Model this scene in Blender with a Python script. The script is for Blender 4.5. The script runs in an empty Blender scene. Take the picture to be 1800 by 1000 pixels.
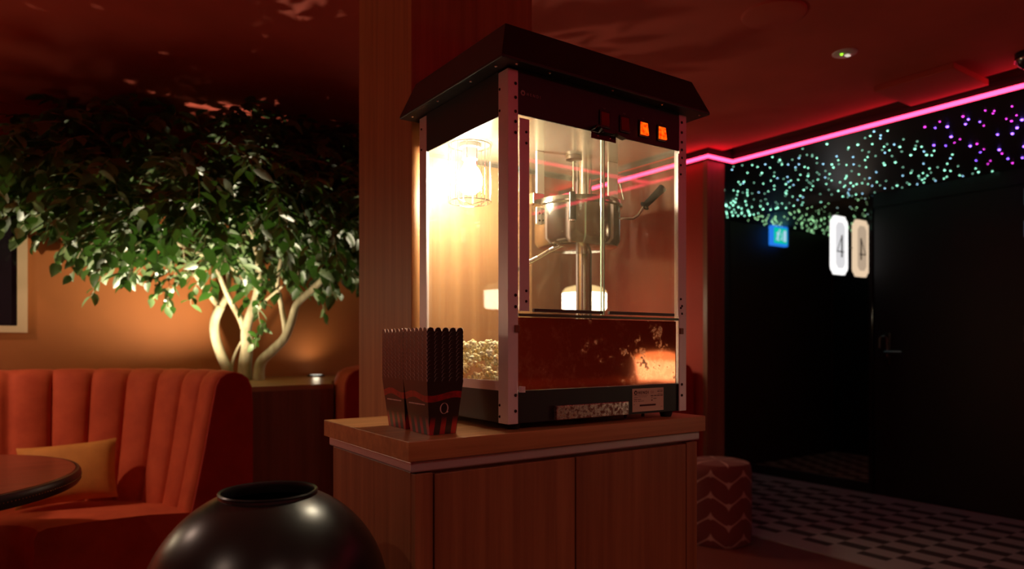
import bpy, bmesh, math, random
from mathutils import Vector, Matrix
random.seed(7)
scn = bpy.context.scene
PI = math.pi
# ------------------------------------------------------------------ camera, world, exposure
F_PX = 1219.0
CAM_H = 1.2
FX, FY = 0.5672, 0.8236            # viewing direction on the floor plan (x = along counter, y = into the room)
cam_d = bpy.data.cameras.new('camera')
cam = bpy.data.objects.new('camera', cam_d)
scn.collection.objects.link(cam)
cam.location = (0, 0, CAM_H)
cam.rotation_euler = (PI / 2, 0, -math.atan2(FX, FY))
cam_d.sensor_width = 36.0
cam_d.lens = 36.0 * F_PX / 1800.0
cam_d.shift_y = 105.0 / 1800.0
cam_d.dof.use_dof = True
cam_d.dof.focus_distance = 1.55
cam_d.dof.aperture_fstop = 2.8
cam_d.clip_start = 0.02
scn.camera = cam
w = bpy.data.worlds.new('world'); scn.world = w
w.use_nodes = True
w.node_tree.nodes['Background'].inputs[0].default_value = (0.02, 0.006, 0.004, 1)
w.node_tree.nodes['Background'].inputs[1].default_value = 0.3
scn.view_settings.view_transform = 'Standard'
scn.view_settings.look = 'None'
scn.view_settings.exposure = 0.0
scn.view_settings.gamma = 1.0
scn.view_settings.use_curve_mapping = False
scn.cycles.use_denoising = True
scn.cycles.max_bounces = 10
scn.cycles.transparent_max_bounces = 24
scn.cycles.sample_clamp_indirect = 6.0
scn.cycles.caustics_reflective = True

# strengths of the room's lamps and of the added fill lights
BULB = 310.0
UPLIGHT = 66.0
PENDANT = 14.0
BAR = 6.0
FILL = 20.0
LED = (9.0, 0.27, 0.80)

def P(px, py, Y):
    """photo pixel at depth Y (metres along the view axis) -> world point"""
    X = (px - 900) / F_PX * Y
    Z = (605 - py) / F_PX * Y
    return Vector((FY * X + FX * Y, -FX * X + FY * Y, CAM_H + Z))

# ------------------------------------------------------------------ mesh helpers
def BM(): return bmesh.new()
def box(bm, x0, x1, y0, y1, z0, z1):
    vs = [bm.verts.new((x, y, z)) for x in (x0, x1) for y in (y0, y1) for z in (z0, z1)]
    for f in ((0, 1, 3, 2), (4, 6, 7, 5), (0, 4, 5, 1), (2, 3, 7, 6), (0, 2, 6, 4), (1, 5, 7, 3)):
        bm.faces.new([vs[i] for i in f])
    return bm
def frame_of(d):
    d = d.normalized()
    a = Vector((0, 0, 1)) if abs(d.z) < 0.9 else Vector((1, 0, 0))
    s = d.cross(a).normalized()
    return s, s.cross(d).normalized()
def tube(bm, pts, r, seg=12, cap=True):
    pts = [Vector(p) for p in pts]
    n = len(pts)
    rs = r if isinstance(r, (list, tuple)) else [r] * n
    rings = []; s0 = None
    for i, p in enumerate(pts):
        d = (pts[min(i + 1, n - 1)] - pts[max(i - 1, 0)])
        if s0 is None: s, t = frame_of(d)
        else:
            dn = d.normalized(); s = (s0 - dn * s0.dot(dn)).normalized(); t = s.cross(dn).normalized()
        s0 = s
        rings.append([bm.verts.new(p + (s * math.cos(2 * PI * k / seg) + t * math.sin(2 * PI * k / seg)) * rs[i]) for k in range(seg)])
    for a, b in zip(rings, rings[1:]):
        for k in range(seg):
            bm.faces.new((a[k], a[(k + 1) % seg], b[(k + 1) % seg], b[k]))
    if cap:
        bm.faces.new(rings[0][::-1]); bm.faces.new(rings[-1])
    return bm
def ring(bm, c, R, r, seg=40, n=8, axis='z', a0=0, a1=2 * PI):
    c = Vector(c)
    closed = abs(a1 - a0 - 2 * PI) < 1e-6
    m = seg if closed else seg + 1
    rr = []
    for i in range(m):
        a = a0 + (a1 - a0) * i / seg
        row = []
        for k in range(n):
            b = 2 * PI * k / n
            q = R + r * math.cos(b)
            row.append(bm.verts.new(c + Vector((q * math.cos(a), q * math.sin(a), r * math.sin(b)))))
        rr.append(row)
    for i in range(seg):
        A = rr[i]; B = rr[(i + 1) % m]
        for k in range(n): bm.faces.new((A[k], B[k], B[(k + 1) % n], A[(k + 1) % n]))
    return bm
def lathe(bm, prof, c=(0, 0, 0), seg=48):
    c = Vector(c); rows = []
    for r, z in prof:
        if r < 1e-6: rows.append([bm.verts.new(c + Vector((0, 0, z)))])
        else: rows.append([bm.verts.new(c + Vector((r * math.cos(2 * PI * k / seg), r * math.sin(2 * PI * k / seg), z))) for k in range(seg)])
    for A, B in zip(rows, rows[1:]):
        for k in range(seg):
            k2 = (k + 1) % seg
            if len(A) == 1 and len(B) == 1: continue
            if len(A) == 1: bm.faces.new((A[0], B[k2], B[k]))
            elif len(B) == 1: bm.faces.new((A[k], A[k2], B[0]))
            else: bm.faces.new((A[k], A[k2], B[k2], B[k]))
    return bm
def prism(bm, poly, z0, z1):
    a = [bm.verts.new((x, y, z0)) for x, y in poly]; b = [bm.verts.new((x, y, z1)) for x, y in poly]
    n = len(poly)
    for i in range(n): bm.faces.new((a[i], a[(i + 1) % n], b[(i + 1) % n], b[i]))
    bm.faces.new(a[::-1]); bm.faces.new(b)
    return bm
def plate_y(bm, poly, y0, y1):
    """polygon given as (x, z), extruded along y"""
    a = [bm.verts.new((x, y0, z)) for x, z in poly]; b = [bm.verts.new((x, y1, z)) for x, z in poly]
    n = len(poly)
    for i in range(n): bm.faces.new((a[i], a[(i + 1) % n], b[(i + 1) % n], b[i]))
    bm.faces.new(a[::-1]); bm.faces.new(b)
    return bm
def ball(bm, c, r, sub=2, sc=(1, 1, 1)):
    m = Matrix.Translation(Vector(c)) @ Matrix.Diagonal((r * sc[0], r * sc[1], r * sc[2], 1))
    bmesh.ops.create_icosphere(bm, subdivisions=sub, radius=1, matrix=m)
    return bm

ORG = {}
def obj(name, bm, mat, parent=None, smooth=False, bevel=0.0, local=False, seg=2):
    me = bpy.data.meshes.new(name)
    bmesh.ops.recalc_face_normals(bm, faces=bm.faces)
    org = Vector((0, 0, 0))
    if not local:
        if parent is not None: org = ORG.get(parent.name, Vector((0, 0, 0)))
        elif len(bm.verts):
            xs = [v.co.x for v in bm.verts]; ys = [v.co.y for v in bm.verts]; zs = [v.co.z for v in bm.verts]
            org = Vector(((min(xs) + max(xs)) / 2, (min(ys) + max(ys)) / 2, min(zs)))
        bmesh.ops.translate(bm, verts=bm.verts, vec=-org)
    bm.to_mesh(me); bm.free()
    if smooth:
        for p in me.polygons: p.use_smooth = True
    if mat: me.materials.append(mat)
    o = bpy.data.objects.new(name, me)
    scn.collection.objects.link(o)
    if parent is not None: o.parent = parent
    elif not local: o.location = org
    ORG[o.name] = org
    if bevel > 0:
        m = o.modifiers.new('bevel', 'BEVEL'); m.width = bevel; m.segments = seg; m.limit_method = 'ANGLE'; m.angle_limit = 0.6
    if smooth:
        me.set_sharp_from_angle(angle=0.7)
    return o
def thing(name, label, cat, loc=(0, 0, 0), rz=0.0, group=None):
    o = bpy.data.objects.new(name, None)
    scn.collection.objects.link(o)
    o.location = loc; o.rotation_euler = (0, 0, rz); o.empty_display_size = 0.05
    o['label'] = label; o['category'] = cat
    if group: o['group'] = group
    ORG[o.name] = Vector(loc)
    return o
def tag(o, label, cat, group=None, kind=None):
    o['label'] = label; o['category'] = cat
    if group: o['group'] = group
    if kind: o['kind'] = kind
    return o
def struct(name, bm, mat, bevel=0.0, smooth=False):
    o = obj(name, bm, mat, None, smooth, bevel); o['kind'] = 'structure'; return o
def copy_tree(o, parent=None):
    c = o.copy(); scn.collection.objects.link(c)
    if parent is not None: c.parent = parent
    for ch in list(o.children): copy_tree(ch, c)
    return c

# ------------------------------------------------------------------ materials
def mat(name, col=(0.5, 0.5, 0.5), rough=0.5, metal=0.0, **kw):
    m = bpy.data.materials.new(name); m.use_nodes = True
    b = m.node_tree.nodes['Principled BSDF']
    b.inputs['Base Color'].default_value = (*col, 1)
    b.inputs['Roughness'].default_value = rough
    b.inputs['Metallic'].default_value = metal
    for k, v in kw.items(): b.inputs[k].default_value = v
    return m
def N(m, t, **kw):
    n = m.node_tree.nodes.new(t)
    for k, v in kw.items(): setattr(n, k, v)
    return n
def L(m, a, b): m.node_tree.links.new(a, b)
def bsdf(m): return m.node_tree.nodes['Principled BSDF']
def coords(m, scale=(1, 1, 1)):
    tc = N(m, 'ShaderNodeTexCoord'); mp = N(m, 'ShaderNodeMapping'); mp.inputs['Scale'].default_value = scale
    L(m, tc.outputs['Object'], mp.inputs['Vector']); return mp.outputs['Vector']
def ramp(m, fac, stops):
    r = N(m, 'ShaderNodeValToRGB'); L(m, fac, r.inputs['Fac'])
    e = r.color_ramp.elements
    while len(e) > len(stops): e.remove(e[-1])
    while len(e) < len(stops): e.new(0.5)
    for x, (p, c) in zip(e, stops): x.position = p; x.color = (*c, 1) if len(c) == 3 else c
    return r.outputs['Color']
def noise(m, vec, scale=5, detail=4, rough=0.55):
    n = N(m, 'ShaderNodeTexNoise'); n.inputs['Scale'].default_value = scale; n.inputs['Detail'].default_value = detail; n.inputs['Roughness'].default_value = rough
    L(m, vec, n.inputs['Vector']); return n.outputs['Fac']
def bump(m, h, strength=0.2, dist=0.002):
    b = N(m, 'ShaderNodeBump'); b.inputs['Strength'].default_value = strength; b.inputs['Distance'].default_value = dist
    L(m, h, b.inputs['Height']); L(m, b.outputs['Normal'], bsdf(m).inputs['Normal'])
def wood(name, c0, c1, scale, rough=0.45):
    m = mat(name, c0, rough)
    v = coords(m, scale)
    n1 = noise(m, v, 1.0, 6, 0.6); 
    L(m, ramp(m, n1, [(0.3, c0), (0.5, tuple((a + b) / 2 for a, b in zip(c0, c1))), (0.68, c1)]), bsdf(m).inputs['Base Color'])
    bump(m, n1, 0.12, 0.001)
    return m
def emis(name, col, s, sampled=True):
    m = bpy.data.materials.new(name); m.use_nodes = True
    nt = m.node_tree; nt.nodes.clear()
    e = nt.nodes.new('ShaderNodeEmission'); o = nt.nodes.new('ShaderNodeOutputMaterial')
    e.inputs[0].default_value = (*col, 1); e.inputs[1].default_value = s
    nt.links.new(e.outputs[0], o.inputs[0])
    if not sampled: m.cycles.emission_sampling = 'NONE'
    return m
def glass(name, film=0.012, tint=(1, 1, 1), smear=0.0, film_col=(1.0, 0.93, 0.8)):
    """thin window glass: see-through, mirror share by Fresnel, a thin greasy film"""
    m = bpy.data.materials.new(name); m.use_nodes = True
    nt = m.node_tree; nt.nodes.clear()
    out = nt.nodes.new('ShaderNodeOutputMaterial')
    tr = nt.nodes.new('ShaderNodeBsdfTransparent'); tr.inputs[0].default_value = (*tint, 1)
    gl = nt.nodes.new('ShaderNodeBsdfGlossy'); gl.inputs['Roughness'].default_value = 0.015
    lw = nt.nodes.new('ShaderNodeLayerWeight'); lw.inputs['Blend'].default_value = 0.5
    pw = nt.nodes.new('ShaderNodeMath'); pw.operation = 'POWER'; pw.inputs[1].default_value = 5.0
    nt.links.new(lw.outputs['Facing'], pw.inputs[0])
    fr = nt.nodes.new('ShaderNodeMath'); fr.operation = 'MULTIPLY_ADD'; fr.inputs[1].default_value = 0.96; fr.inputs[2].default_value = 0.04
    nt.links.new(pw.outputs[0], fr.inputs[0])
    mx = nt.nodes.new('ShaderNodeMixShader')
    nt.links.new(fr.outputs[0], mx.inputs[0]); nt.links.new(tr.outputs[0], mx.inputs[1]); nt.links.new(gl.outputs[0], mx.inputs[2])
    df = nt.nodes.new('ShaderNodeBsdfTranslucent'); df.inputs[0].default_value = (*film_col, 1)
    df2 = nt.nodes.new('ShaderNodeBsdfDiffuse'); df2.inputs[0].default_value = (*film_col, 1)
    ad = nt.nodes.new('ShaderNodeMixShader'); ad.inputs[0].default_value = 0.5
    nt.links.new(df.outputs[0], ad.inputs[1]); nt.links.new(df2.outputs[0], ad.inputs[2])
    m2 = nt.nodes.new('ShaderNodeMixShader')
    nt.links.new(mx.outputs[0], m2.inputs[1]); nt.links.new(ad.outputs[0], m2.inputs[2])
    if smear > 0:
        tc = nt.nodes.new('ShaderNodeTexCoord')
        mp = nt.nodes.new('ShaderNodeMapping'); mp.inputs['Scale'].default_value = (1, 1, 0.6)
        nt.links.new(tc.outputs['Object'], mp.inputs[0])
        n = nt.nodes.new('ShaderNodeTexNoise'); n.inputs['Scale'].default_value = 26; n.inputs['Detail'].default_value = 7; n.inputs['Roughness'].default_value = 0.65; n.inputs['Distortion'].default_value = 1.2
        nt.links.new(mp.outputs[0], n.inputs['Vector'])
        r = nt.nodes.new('ShaderNodeMapRange'); r.inputs[1].default_value = 0.52; r.inputs[2].default_value = 0.78; r.inputs[3].default_value = film; r.inputs[4].default_value = film + smear
        nt.links.new(n.outputs['Fac'], r.inputs[0]); nt.links.new(r.outputs[0], m2.inputs[0])
    else: m2.inputs[0].default_value = film
    nt.links.new(m2.outputs[0], out.inputs[0])
    return m

def paint(name, col, rough=0.8, sc=180, st=0.15):
    m = mat(name, col, rough)
    v = coords(m)
    n = noise(m, v, 2.2, 3)
    L(m, ramp(m, n, [(0.35, tuple(c * 0.9 for c in col)), (0.7, tuple(min(1, c * 1.08) for c in col))]), bsdf(m).inputs['Base Color'])
    bump(m, noise(m, v, sc, 2), st, 0.001)
    return m
M_wall = paint('terracotta wall', (0.37, 0.108, 0.020), 0.7, 90, 0.25)
M_ceil = paint('terracotta ceiling', (0.56, 0.085, 0.052), 0.85)
M_blackpaint = paint('black paint', (0.010, 0.008, 0.007), 0.6)
M_redwall = paint('red wall', (0.42, 0.045, 0.025), 0.75)
M_pierwood = wood('pier wood', (0.20, 0.08, 0.045), (0.30, 0.13, 0.07), (25, 25, 1.0))
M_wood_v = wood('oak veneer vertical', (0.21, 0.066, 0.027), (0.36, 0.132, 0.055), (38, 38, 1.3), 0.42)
M_wood_col = wood('light oak column', (0.34, 0.15, 0.055), (0.52, 0.26, 0.10), (38, 38, 1.3), 0.42)
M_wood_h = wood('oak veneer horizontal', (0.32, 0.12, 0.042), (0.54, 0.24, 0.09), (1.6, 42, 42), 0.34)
M_wood_dark = wood('dark veneer', (0.16, 0.06, 0.03), (0.24, 0.10, 0.05), (40, 40, 1.2), 0.45)
M_wood_ledge = wood('ledge wood', (0.33, 0.17, 0.06), (0.46, 0.27, 0.11), (1.6, 42, 42), 0.4)
M_trimmetal = mat('satin trim', (0.62, 0.52, 0.52), 0.38, 0.55)
M_alu = mat('painted aluminium', (0.84, 0.72, 0.74), 0.40, 0.25)
M_steel = mat('stainless steel', (0.72, 0.68, 0.60), 0.16, 1.0)
M_steel_s = mat('polished pot steel', (0.46, 0.42, 0.37), 0.13, 1.0)
M_chrome = mat('chrome', (0.85, 0.82, 0.78), 0.08, 1.0)
M_black = mat('black powder coat', (0.014, 0.013, 0.012), 0.42)
M_blackpl = mat('black plastic', (0.012, 0.012, 0.012), 0.25)
M_screw = mat('dark screw', (0.05, 0.03, 0.03), 0.25, 0.8)
M_rubber = mat('black rubber', (0.01, 0.01, 0.01), 0.7)
M_glass_side = glass('side glass', 0.024, smear=0.02, film_col=(1, 0.99, 0.93))
M_glass_door = glass('door glass', 0.020, smear=0.06, film_col=(1.0, 0.80, 0.50))
M_glass_far = glass('far glass', 0.05, smear=0.05, film_col=(1.0, 0.82, 0.55))
M_glass_edge = mat('glass edge', (0.55, 0.72, 0.55), 0.15, 0.0)
M_white_bracket = mat('pale bracket', (0.85, 0.82, 0.70), 0.35, 0.3)

def velvet(name, col, dark):
    m = mat(name, col, 0.75)
    b = bsdf(m); b.inputs['Sheen Weight'].default_value = 0.22; b.inputs['Sheen Roughness'].default_value = 0.4
    b.inputs['Sheen Tint'].default_value = (1, 0.35, 0.2, 1)
    b.inputs['Specular IOR Level'].default_value = 0.2
    v = coords(m); n = noise(m, v, 9, 5, 0.6)
    L(m, ramp(m, n, [(0.35, dark), (0.65, col)]), b.inputs['Base Color'])
    bump(m, noise(m, v, 260, 2), 0.2, 0.001)
    return m
M_velvet = velvet('rust velvet', (0.56, 0.085, 0.03), (0.45, 0.06, 0.022))
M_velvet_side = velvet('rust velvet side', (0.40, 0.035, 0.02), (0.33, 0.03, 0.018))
M_cushion = velvet('ochre velvet', (0.60, 0.22, 0.045), (0.48, 0.17, 0.035))

# ------------------------------------------------------------------ setting
WV = 4.52            # tall wall behind the tree
CZ = 2.47            # red ceiling
SZ = 2.405           # black starlit ceiling
UL = -2.9; VB = -2.8; UM = 5.54
bm = BM(); box(bm, UL, 6.6, VB, 6.0, -0.1, 0)
M_floor = paint('dark red floor', (0.17, 0.028, 0.016), 0.5, 300, 0.2)
struct('floor', bm, M_floor)
bm = BM(); box(bm, UL, 3.72, VB, 4.6, CZ, CZ + 0.1); struct('ceiling', bm, M_ceil)
bm = BM(); box(bm, UL, 3.60, WV, WV + 0.1, 0, CZ); struct('wall_back', bm, M_wall)
bm = BM(); box(bm, UL - 0.1, UL, VB, WV, 0, CZ); struct('wall_left', bm, M_redwall)
bm = BM(); box(bm, UL, 6.6, VB - 0.1, VB, 0, CZ); struct('wall_front', bm, M_redwall)
# partition beside the corridor with its wooden end face
bm = BM(); box(bm, 3.60, 3.76, 3.02, 6.0, 0, 2.47); struct('wall_partition', bm, M_redwall)
bm = BM(); box(bm, 3.7605, 3.768, 3.02, 4.335, 0, SZ - 0.001); struct('wall_partition_dark', bm, M_blackpaint)
bm = BM(); box(bm, 3.592, 3.765, 2.985, 3.019, 0, SZ - 0.005); struct('trim_1', bm, M_pierwood, 0.002)
# dropped black corridor ceiling (its black front face is the dark band over the pink light line)
M_starceil = paint('black corridor ceiling', (0.055, 0.040, 0.034), 0.5, 60, 0.1)
bm = BM(); prism(bm, [(3.835, VB), (6.6, VB), (6.6, 6.0), (3.77, 6.0), (3.77, 3.04), (3.59, 3.04), (3.59, 2.98), (3.835, 2.98)], SZ, 2.60)
struct('ceiling_corridor', bm, M_starceil)
bm = BM(); prism(bm, [(3.575, 2.965), (3.82, 2.965), (3.82, VB), (3.834, VB), (3.834, 2.979), (3.589, 2.979), (3.589, WV), (3.575, WV)], SZ - 0.006, CZ)
struct('trim_2', bm, M_blackpaint)
# dark band behind the camera carrying the other light line
bm = BM(); box(bm, UL, 3.81, -1.34, -1.325, SZ - 0.006, CZ); struct('trim_3', bm, M_blackpaint)
# corridor walls
bm = BM(); box(bm, 3.77, 6.6, 4.34, 4.44, 0, SZ); struct('wall_end', bm, M_blackpaint)
M_mirror = mat('dark tinted mirror', (0.66, 0.50, 0.34), 0.03, 1.0)
bm = BM(); box(bm, UM, UM + 0.02, 2.97, 4.335, 0.085, SZ - 0.004)
o = struct('wall_mirror', bm, M_mirror)
bm = BM(); box(bm, UM + 0.021, UM + 0.12, VB, 4.335, 0, SZ - 0.002); struct('wall_right', bm, M_blackpaint)
bm = BM(); box(bm, UM - 0.012, UM + 0.019, 2.97, 4.335, 0, 0.083); struct('baseboard_mirror', bm, M_blackpaint, 0.002)
M_darkwall = mat('near black panelling', (0.014, 0.010, 0.008), 0.42)
bm = BM(); box(bm, UM - 0.014, UM + 0.019, 2.935, 2.968, 0, SZ - 0.004); struct('trim_4', bm, mat('gloss black frame', (0.02, 0.014, 0.012), 0.06), 0.003)
bm = BM(); box(bm, UM - 0.012, UM + 0.019, VB, 1.86, 0, SZ - 0.004); struct('wall_dark', bm, M_darkwall)
bm = BM(); box(bm, UM - 0.012, UM + 0.019, 1.862, 2.933, 2.29, SZ - 0.004); struct('trim_5', bm, M_darkwall)
# door beside the lit 4
bm = BM(); box(bm, UM - 0.009, UM + 0.018, 1.875, 2.925, 0.005, 2.285)
d1 = struct('door_1', bm, M_darkwall, 0.003)
M_hsteel = mat('dull handle steel', (0.35, 0.33, 0.30), 0.35, 1.0)
hb = P(1555, 620, 5.43)
hx = UM - 0.009; hy = hb.y
bm = BM(); box(bm, hx - 0.008, hx - 0.0003, hy - 0.018, hy + 0.018, 1.04, 1.29)
o = obj('handle_plate', bm, mat('dark handle plate', (0.10, 0.09, 0.085), 0.3, 1.0), d1, bevel=0.003)
bm = BM(); tube(bm, [(hx - 0.0085, hy, 1.14), (hx - 0.05, hy, 1.14), (hx - 0.055, hy - 0.02, 1.14), (hx - 0.055, hy - 0.13, 1.138)], 0.009)
obj('handle', bm, M_hsteel, d1, smooth=True)
bm = BM(); pts = [(hx - 0.0085, hy, 1.20)]
pts = [(hx - 0.012 - 0.0 * k, hy + 0.03 - 0.03 * math.cos(PI * k / 10) - 0.0, 1.235 + 0.03 * math.sin(PI * k / 10)) for k in range(11)]
tube(bm, [(hx - 0.012, hy, 1.10)] + pts + [(hx - 0.012, hy + 0.06, 1.17)], 0.004)
obj('lock_bow', bm, M_hsteel, d1, smooth=True)
for zc in (2.20, 1.98, 1.27, 0.37):
    bm = BM(); tube(bm, [(hx - 0.011, 1.893, zc - 0.055), (hx - 0.011, 1.893, zc + 0.055)], 0.009)
    obj('hinge', bm, mat('hinge steel', (0.45, 0.42, 0.5), 0.3, 1.0), d1, smooth=True)

# corridor runner
M_run = bpy.data.materials.new('patterned runner'); M_run.use_nodes = True
m = M_run
tc = N(m, 'ShaderNodeTexCoord'); sx = N(m, 'ShaderNodeSeparateXYZ'); L(m, tc.outputs['Object'], sx.inputs[0])
def mth(m, op, a, b=None, c=None):
    n = N(m, 'ShaderNodeMath', operation=op)
    for i, v in enumerate((a, b, c)):
        if v is None: continue
        if isinstance(v, (int, float)): n.inputs[i].default_value = v
        else: L(m, v, n.inputs[i])
    return n.outputs[0]
row = mth(m, 'DIVIDE', sx.outputs['Y'], 0.172); rowi = mth(m, 'FLOOR', row)
half = mth(m, 'MULTIPLY', mth(m, 'MODULO', mth(m, 'ADD', rowi, 100.0), 2.0), 0.5)
fu = mth(m, 'FRACT', mth(m, 'ADD', mth(m, 'ADD', mth(m, 'DIVIDE', sx.outputs['X'], 0.216), 50.0), half))
dash = mth(m, 'LESS_THAN', fu, 0.42)
inx = mth(m, 'LESS_THAN', mth(m, 'ABSOLUTE', sx.outputs['X']), 0.74)
dash = mth(m, 'MULTIPLY', dash, inx)
cm = N(m, 'ShaderNodeMix', data_type='RGBA'); L(m, dash, cm.inputs[0])
cm.inputs[6].default_value = (0.36, 0.32, 0.31, 1); cm.inputs[7].default_value = (0.05, 0.035, 0.035, 1)
L(m, cm.outputs[2], bsdf(m).inputs['Base Color']); bsdf(m).inputs['Roughness'].default_value = 0.95
bump(m, noise(m, tc.outputs['Object'], 400, 2), 0.4, 0.002)
bm = BM(); box(bm, 3.70, 5.50, VB + 0.02, 4.32, 0.0005, 0.008)
tag(obj('corridor_runner', bm, M_run), 'long pale grey runner with dark staggered dashes along the black corridor', 'carpet')

# pink light lines
M_led = bpy.data.materials.new('pink light line'); M_led.use_nodes = True
M_led.node_tree.nodes.clear()
e = N(M_led, 'ShaderNodeEmission'); oo = N(M_led, 'ShaderNodeOutputMaterial'); e.inputs[0].default_value = (*[c / LED[0] for c in LED], 1); e.inputs[1].default_value = LED[0]
L(M_led, e.outputs[0], oo.inputs[0])
bm = BM()
z0 = SZ - 0.004; z1 = SZ + 0.015
prism(bm, [(3.5625, 2.9525), (3.8075, 2.9525), (3.8075, VB + 0.01), (3.8195, VB + 0.01), (3.8195, 2.9645), (3.5745, 2.9645), (3.5745, 4.51), (3.5625, 4.51)], z0, z1)
tag(obj('led_light_line', bm, M_led), 'glowing pink light line along the black ceiling edge of the corridor', 'light strip')
bm = BM(); box(bm, UL + 0.02, 3.79, -1.3245, -1.3115, z0, z1)
tag(obj('led_light_line', bm, M_led), 'pink light line on the black band behind the viewer, mirrored in the picture', 'light strip')

# star lights in the black ceiling
M_sg = emis('star green', (0.30, 0.85, 0.58), 5.0, False)
M_sb = emis('star cyan', (0.34, 0.70, 0.95), 4.0, False)
M_sd = emis('star dim green', (0.30, 0.72, 0.50), 1.8, False)
M_sv = emis('star violet', (0.22, 0.08, 1.0), 13.0)
M_sm = emis('star magenta', (0.85, 0.05, 0.75), 5.0, False)
def star_proto(mt, r):
    bm = BM(); ball(bm, (0, 0, 0), r, 1); return obj('star_light', bm, mt, local=True, smooth=True)
protos = {}
taken = []
def place_stars(n, u0, u1, v0, v1, choose, label, group):
    k = 0; tries = 0
    while k < n and tries < 9000:
        tries += 1
        u = random.uniform(u0, u1); v = random.uniform(v0, v1)
        if any((u - a) ** 2 + (v - b) ** 2 < 0.035 ** 2 for a, b in taken): continue
        key, r = choose()
        taken.append((u, v))
        if (key, r) not in protos: o = protos[(key, r)] = star_proto(key, r)
        else:
            o = protos[(key, r)].copy(); scn.collection.objects.link(o)
        o.location = (u, v, SZ + 0.0005)
        tag(o, label, 'ceiling light', group); k += 1
place_stars(232, 3.88, 5.50, 2.02, 3.62, lambda: random.choice([(M_sg, 0.0055), (M_sg, 0.0055), (M_sd, 0.0055), (M_sd, 0.0055), (M_sg, 0.007), (M_sb, 0.0055)]),
            'tiny pale green pinpoint star light in the black corridor ceiling', 'green star lights in the corridor ceiling')
place_stars(64, 4.0, 5.48, 1.42, 2.02, lambda: random.choice([(M_sv, 0.006), (M_sv, 0.0045), (M_sm, 0.006), (M_sm, 0.0045), (M_sv, 0.0075)]),
            'tiny violet pinpoint star light in the black corridor ceiling', 'violet star lights in the corridor ceiling')

bm = BM(); k = 0
while k < 125:
    u = random.uniform(3.88, 5.50); v = random.uniform(3.62, 4.31)
    if any((u - a) ** 2 + (v - b) ** 2 < 0.035 ** 2 for a, b in taken): continue
    taken.append((u, v)); ball(bm, (u, v, SZ - 0.0068), random.choice((0.0045, 0.0055, 0.0055, 0.0065)), 1); k += 1
tag(obj('star_lights', bm, M_sg, smooth=True), 'farthest pale green pinpoint lights at the end of the black corridor ceiling', 'ceiling light', kind='stuff')
# lit sign "4"
t = thing('lightbox_sign', 'lit white blade sign with a black 4 beside the dark door', 'sign', (5.515, 3.13, 1.76))
u0, u1, zb, zt = 5.265, 5.49, 1.765, 2.238
def notch(u0, u1, zb, zt, k):
    a = 0.028 * k; h = 0.03 * k
    def q(cx, cz, sx_, sz_):
        return [(cx + sx_ * p, cz + sz_ * q_) for p, q_ in ((0, 2.0 * h), (a * 0.35, h * 1.1), (a * 0.9, h * 0.9), (a * 1.5, 0.0))]
    pts = []
    pts += q(u0, zb, 1, 1)
    pts += q(u1, zb, -1, 1)[::-1]
    pts += q(u1, zt, -1, -1)
    pts += q(u0, zt, 1, -1)[::-1]
    return pts
M_signedge = emis('sign rim light', (1.0, 0.97, 0.95), 1.25)
M_signface = emis('sign face', (1.0, 0.98, 1.0), 0.72)
bm = BM(); plate_y(bm, notch(u0, u1, zb, zt, 1.0), 3.118, 3.142); obj('rim', bm, M_signedge, t)
bm = BM(); plate_y(bm, notch(u0 + 0.045, u1 - 0.045, zb + 0.05, zt - 0.05, 0.7), 3.1165, 3.1178); obj('face', bm, M_signface, t)
M_digit = mat('black digit', (0.02, 0.02, 0.02), 0.5)
def strip(bm, a, b, w, y0, y1):
    a = Vector(a); b = Vector(b); d = (b - a).normalized(); n = Vector((-d.y, d.x)) * w / 2
    plate_y(bm, [tuple(a + n), tuple(a - n), tuple(b - n), tuple(b + n)], y0, y1)
uc = (u0 + u1) / 2
bm = BM()
strip(bm, (uc + 0.018, 2.085), (uc + 0.018, 1.905), 0.018, 3.114, 3.116)
strip(bm, (uc + 0.014, 2.07), (uc - 0.05, 1.955), 0.007, 3.114, 3.116)
strip(bm, (uc - 0.055, 1.950), (uc + 0.045, 1.950), 0.009, 3.114, 3.116)
obj('digit', bm, M_digit, t)
bm = BM(); box(bm, 5.488, UM - 0.0005, 3.136, 3.141, 1.995, 2.005); obj('bracket', bm, M_black, t)

# exit sign
ex = Vector((4.84, 4.25, 2.3))      # stands behind the partition; the dark mirror shows it
t = thing('exit_sign', 'small blue framed green running man sign mirrored in the dark corridor glass', 'sign', (ex.x, 4.25, 2.2))
xw, zw = 0.13, 0.10
cx, cz = ex.x, 2.300
bm = BM(); box(bm, cx - xw, cx + xw, 4.255, 4.30, cz - zw, cz + zw); obj('housing', bm, emis('sign blue edge', (0.03, 0.40, 2.4), 1.0), t, bevel=0.004)
bm = BM(); box(bm, cx - xw * 0.82, cx + xw * 0.82, 4.250, 4.2545, cz - zw * 0.78, cz + zw * 0.78); obj('panel', bm, emis('sign green', (0.0, 1.05, 1.0), 1.0), t)
M_sw = emis('sign white', (0.7, 1.3, 2.6), 1.0)
bm = BM()
box(bm, cx - 0.085, cx - 0.045, 4.246, 4.2495, cz - 0.055, cz + 0.055)       # doorway
strip(bm, (cx + 0.03, cz + 0.035), (cx + 0.055, cz - 0.01), 0.026, 4.246, 4.2495)   # torso
strip(bm, (cx + 0.055, cz - 0.01), (cx + 0.075, cz - 0.05), 0.012, 4.246, 4.2495)
strip(bm, (cx + 0.055, cz - 0.01), (cx + 0.035, cz - 0.055), 0.012, 4.246, 4.2495)
strip(bm, (cx + 0.035, cz + 0.03), (cx + 0.075, cz + 0.02), 0.010, 4.246, 4.2495)
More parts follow.
